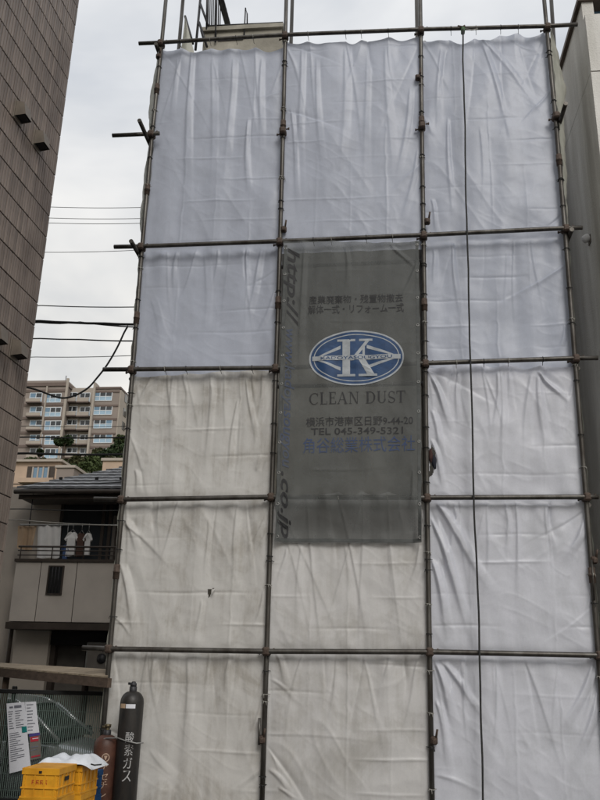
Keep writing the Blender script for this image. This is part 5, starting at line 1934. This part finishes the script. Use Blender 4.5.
# white sack draped over the rear crates
sk0, sk1 = at(44, 757, 1, -1.0), at(109, 764, 1, -.9)
nx_, ny_ = 30, 16
sx0, sx1 = float(sk0[0]) + .05, float(sk1[0]) - .05
top_z = max(s2z, s3z) + .004
vs = []
for layer in (0, 1):
    for i in range(ny_ + 1):
        for j in range(nx_ + 1):
            f, g_ = j / nx_, i / ny_
            x = sx0 + (sx1 - sx0) * f
            y = -1.27 + .50 * g_ + .03 * math.sin(f * 7)
            edge = (4 * f * (1 - f)) ** .45 * (4 * g_ * (1 - g_)) ** .4
            puff = (.055 + .018 * math.sin(f * 9 + 1) + .012 * math.sin(g_ * 11 + f * 5) + .010 * math.sin(f * 23 + g_ * 4)) * edge
            droop = -.05 * max(0, (f - .80) / .20) ** 1.6 - .012 * max(0, (.12 - f) / .12)
            vs.append((x, y, top_z + .012 + droop + (puff if layer == 0 else -.006 * edge)))
n1 = nx_ + 1
ofs = n1 * (ny_ + 1)
fs = []
for i in range(ny_):
    for j in range(nx_):
        a = i * n1 + j
        fs += [[a, a + 1, a + n1 + 1, a + n1], [a + ofs, a + n1 + ofs, a + n1 + 1 + ofs, a + 1 + ofs]]
sack = thing('white_sack', 'crumpled white plastic sack lying over the rear crates', 'sack', ((sx0 + sx1) / 2, -1.0, top_z))
MB().add(vs, fs, True).build('sack_body', 'sack', sack)
tq = at(96, 763, 1, -1.27)
MB().tube([(tq[0] - .05, -1.26, tq[2] - .012), (tq[0] - .01, -1.275, tq[2] - .018), (tq[0] + .05, -1.255, tq[2] - .012)], .007, 6).build('sack_cord', 'cord_dark', sack)


def gas_cylinder(name, label, cx_, cy_, r, zs, zt, m, textm, text, tz0, tz1, halfw, collar, round_mark=False):
    """zs: shoulder height, zt: top of the valve"""
    root = thing(name, label, 'gas cylinder', (cx_, cy_, 0))
    pr_ = [(0, .002), (r * .85, .002), (r, .03), (r, zs - .02)]
    hsh = r * 1.05
    for i in range(1, 9):
        w = math.pi / 2 * i / 8
        pr_.append((.032 + (r - .032) * math.cos(w), zs - .02 + hsh * math.sin(w) * .9))
    MB().lathe(pr_, (cx_, cy_, 0), 32).build('shell', m, root)
    zn = zs - .02 + hsh * .9
    MB().lathe([(.036, zn - .02), (.040, zn), (.040, zn + .045), (.030, zn + .05)], (cx_, cy_, 0), 20).build('neck_ring', 'dark_steel', root)
    vb = MB().lathe([(.022, zn + .045), (.024, zn + .09), (.018, zn + .10), (.018, zt - .035), (.034, zt - .034), (.036, zt - .004), (.030, zt), (0, zt)], (cx_, cy_, 0), 16)
    vb.tube([(cx_ + .015, cy_, zn + .075), (cx_ - .055, cy_ - .02, zn + .078)], .013, 8)
    vb.build('valve', 'brass' if collar == 'tan' else 'dark_steel', root)
    if collar == 'white':       # painted ring and label on the shoulder
        zc = zs + r * .18
        rr = r + .002
        lab = MB()
        a0_ = math.atan2(CAM[1] - cy_, CAM[0] - cx_)
        for i in range(8):
            w0_, w1_ = a0_ - .5 + i * .10, a0_ - .5 + (i + 1) * .10
            lab.add([(cx_ + rr * math.cos(w0_), cy_ + rr * math.sin(w0_), zs - .07), (cx_ + rr * math.cos(w1_), cy_ + rr * math.sin(w1_), zs - .07),
                     (cx_ + (rr) * math.cos(w1_), cy_ + (rr) * math.sin(w1_), zs - .028), (cx_ + (rr) * math.cos(w0_), cy_ + (rr) * math.sin(w0_), zs - .028)], [[0, 1, 2, 3]])
        lab.build('paper_label', 'paper', root)
        l2 = MB()
        for i in range(6):
            w0_, w1_ = a0_ - 1.15 + i * .10, a0_ - 1.15 + (i + 1) * .10
            l2.add([(cx_ + rr * math.cos(w0_), cy_ + rr * math.sin(w0_), zs - .07), (cx_ + rr * math.cos(w1_), cy_ + rr * math.sin(w1_), zs - .07),
                    (cx_ + (rr) * math.cos(w1_), cy_ + (rr) * math.sin(w1_), zs - .025), (cx_ + (rr) * math.cos(w0_), cy_ + (rr) * math.sin(w0_), zs - .025)], [[0, 1, 2, 3]])
        l2.build('orange_tag', 'cloth_tan', root)
    # vertical lettering wrapped on the shell
    a0_ = math.atan2(CAM[1] - cy_, CAM[0] - cx_) + .04
    nchar = len(text)
    hch = (tz1 - tz0) / nchar
    b = MB()
    rr = r + .0016
    for i, ch in enumerate(text):
        vs_, fs_ = text_geo(ch, .0)
        if not len(vs_):
            continue
        if ch in '「ー':
            pass
        q_, asp = fit_text(vs_)
        wch = min(halfw, hch * .48 * asp)
        if ch == 'ー':
            q_ = np.stack([q_[:, 1], 1 - q_[:, 0]], -1)
            wch = .008
        zc1 = tz1 - i * hch
        pts = [(cx_ + rr * math.cos(a0_ + (a - .5) * 2 * wch / rr), cy_ + rr * math.sin(a0_ + (a - .5) * 2 * wch / rr), zc1 - hch * .92 + c * hch * .84) for a, c in q_]
        b.add(pts, fs_)
    if round_mark:
        zc = tz1 + .05
        rng_ = []
        for k in range(24):
            w = 2 * math.pi * k / 24
            for rad in (.042, .032):
                aa = a0_ + rad * math.cos(w) / rr
                rng_.append((cx_ + rr * math.cos(aa), cy_ + rr * math.sin(aa), zc + rad * math.sin(w)))
        b.add(rng_, [[2 * k, 2 * ((k + 1) % 24), 2 * ((k + 1) % 24) + 1, 2 * k + 1] for k in range(24)])
        b.add([(cx_ + rr * math.cos(a0_ + dx_ / rr), cy_ + rr * math.sin(a0_ + dx_ / rr), zc + dz_) for dx_, dz_ in ((-.018, .018), (.018, .018), (.004, -.022), (-.004, -.022))], [[0, 1, 2, 3]])
    b.build('lettering', textm, root)
    return root


ca, cb_ = at(120, 710, 1, -.19), at(143, 710, 1, -.19)
r1 = float(cb_[0] - ca[0]) / 2
ccx = float(ca[0] + cb_[0]) / 2
zs1 = float(at(131, 701, 1, -.19)[2])
zt1 = float(at(131, 683, 1, -.19)[2])
gas_cylinder('gas_cylinder', 'tall black gas cylinder with white upright lettering against the stained sheet', ccx, -.19, r1, zs1, zt1, 'cyl_black', 'cyl_print', '酸素ガス',
             float(at(131, 783, 1, -.31)[2]), float(at(131, 731, 1, -.31)[2]), .045, 'white')
ca, cb_ = at(94.5, 745, 1, -.19), at(118, 745, 1, -.19)
zs2 = float(at(106, 745, 1, -.19)[2])
zt2_ = float(at(106, 724, 1, -.19)[2])
gas_cylinder('gas_cylinder', 'shorter rusty brown gas cylinder with tan lettering next to the black one', float(ca[0] + cb_[0]) / 2, -.19, float(cb_[0] - ca[0]) / 2, zs2, zt2_, 'cyl_brown', 'cyl_print_tan', 'アセチレン',
             float(at(110, 808, 1, -.31)[2]), float(at(110, 763, 1, -.31)[2]), .04, 'tan', True)
# wire holding the cylinders
wz = [at(u, v, 1, -.33) for u, v in ((97, 741.5), (105, 738.5), (117, 738), (126, 741), (136, 743.5), (142.5, 743))]
tag(MB().tube([(q[0], q[1] + .02 * abs(i - 3), q[2]) for i, q in enumerate(wz)], .007, 6).build('tie_wire', 'alu'), 'pale wire looped round the two gas cylinders', 'wire')
hw_ = at(146, 763, 1, -.1)
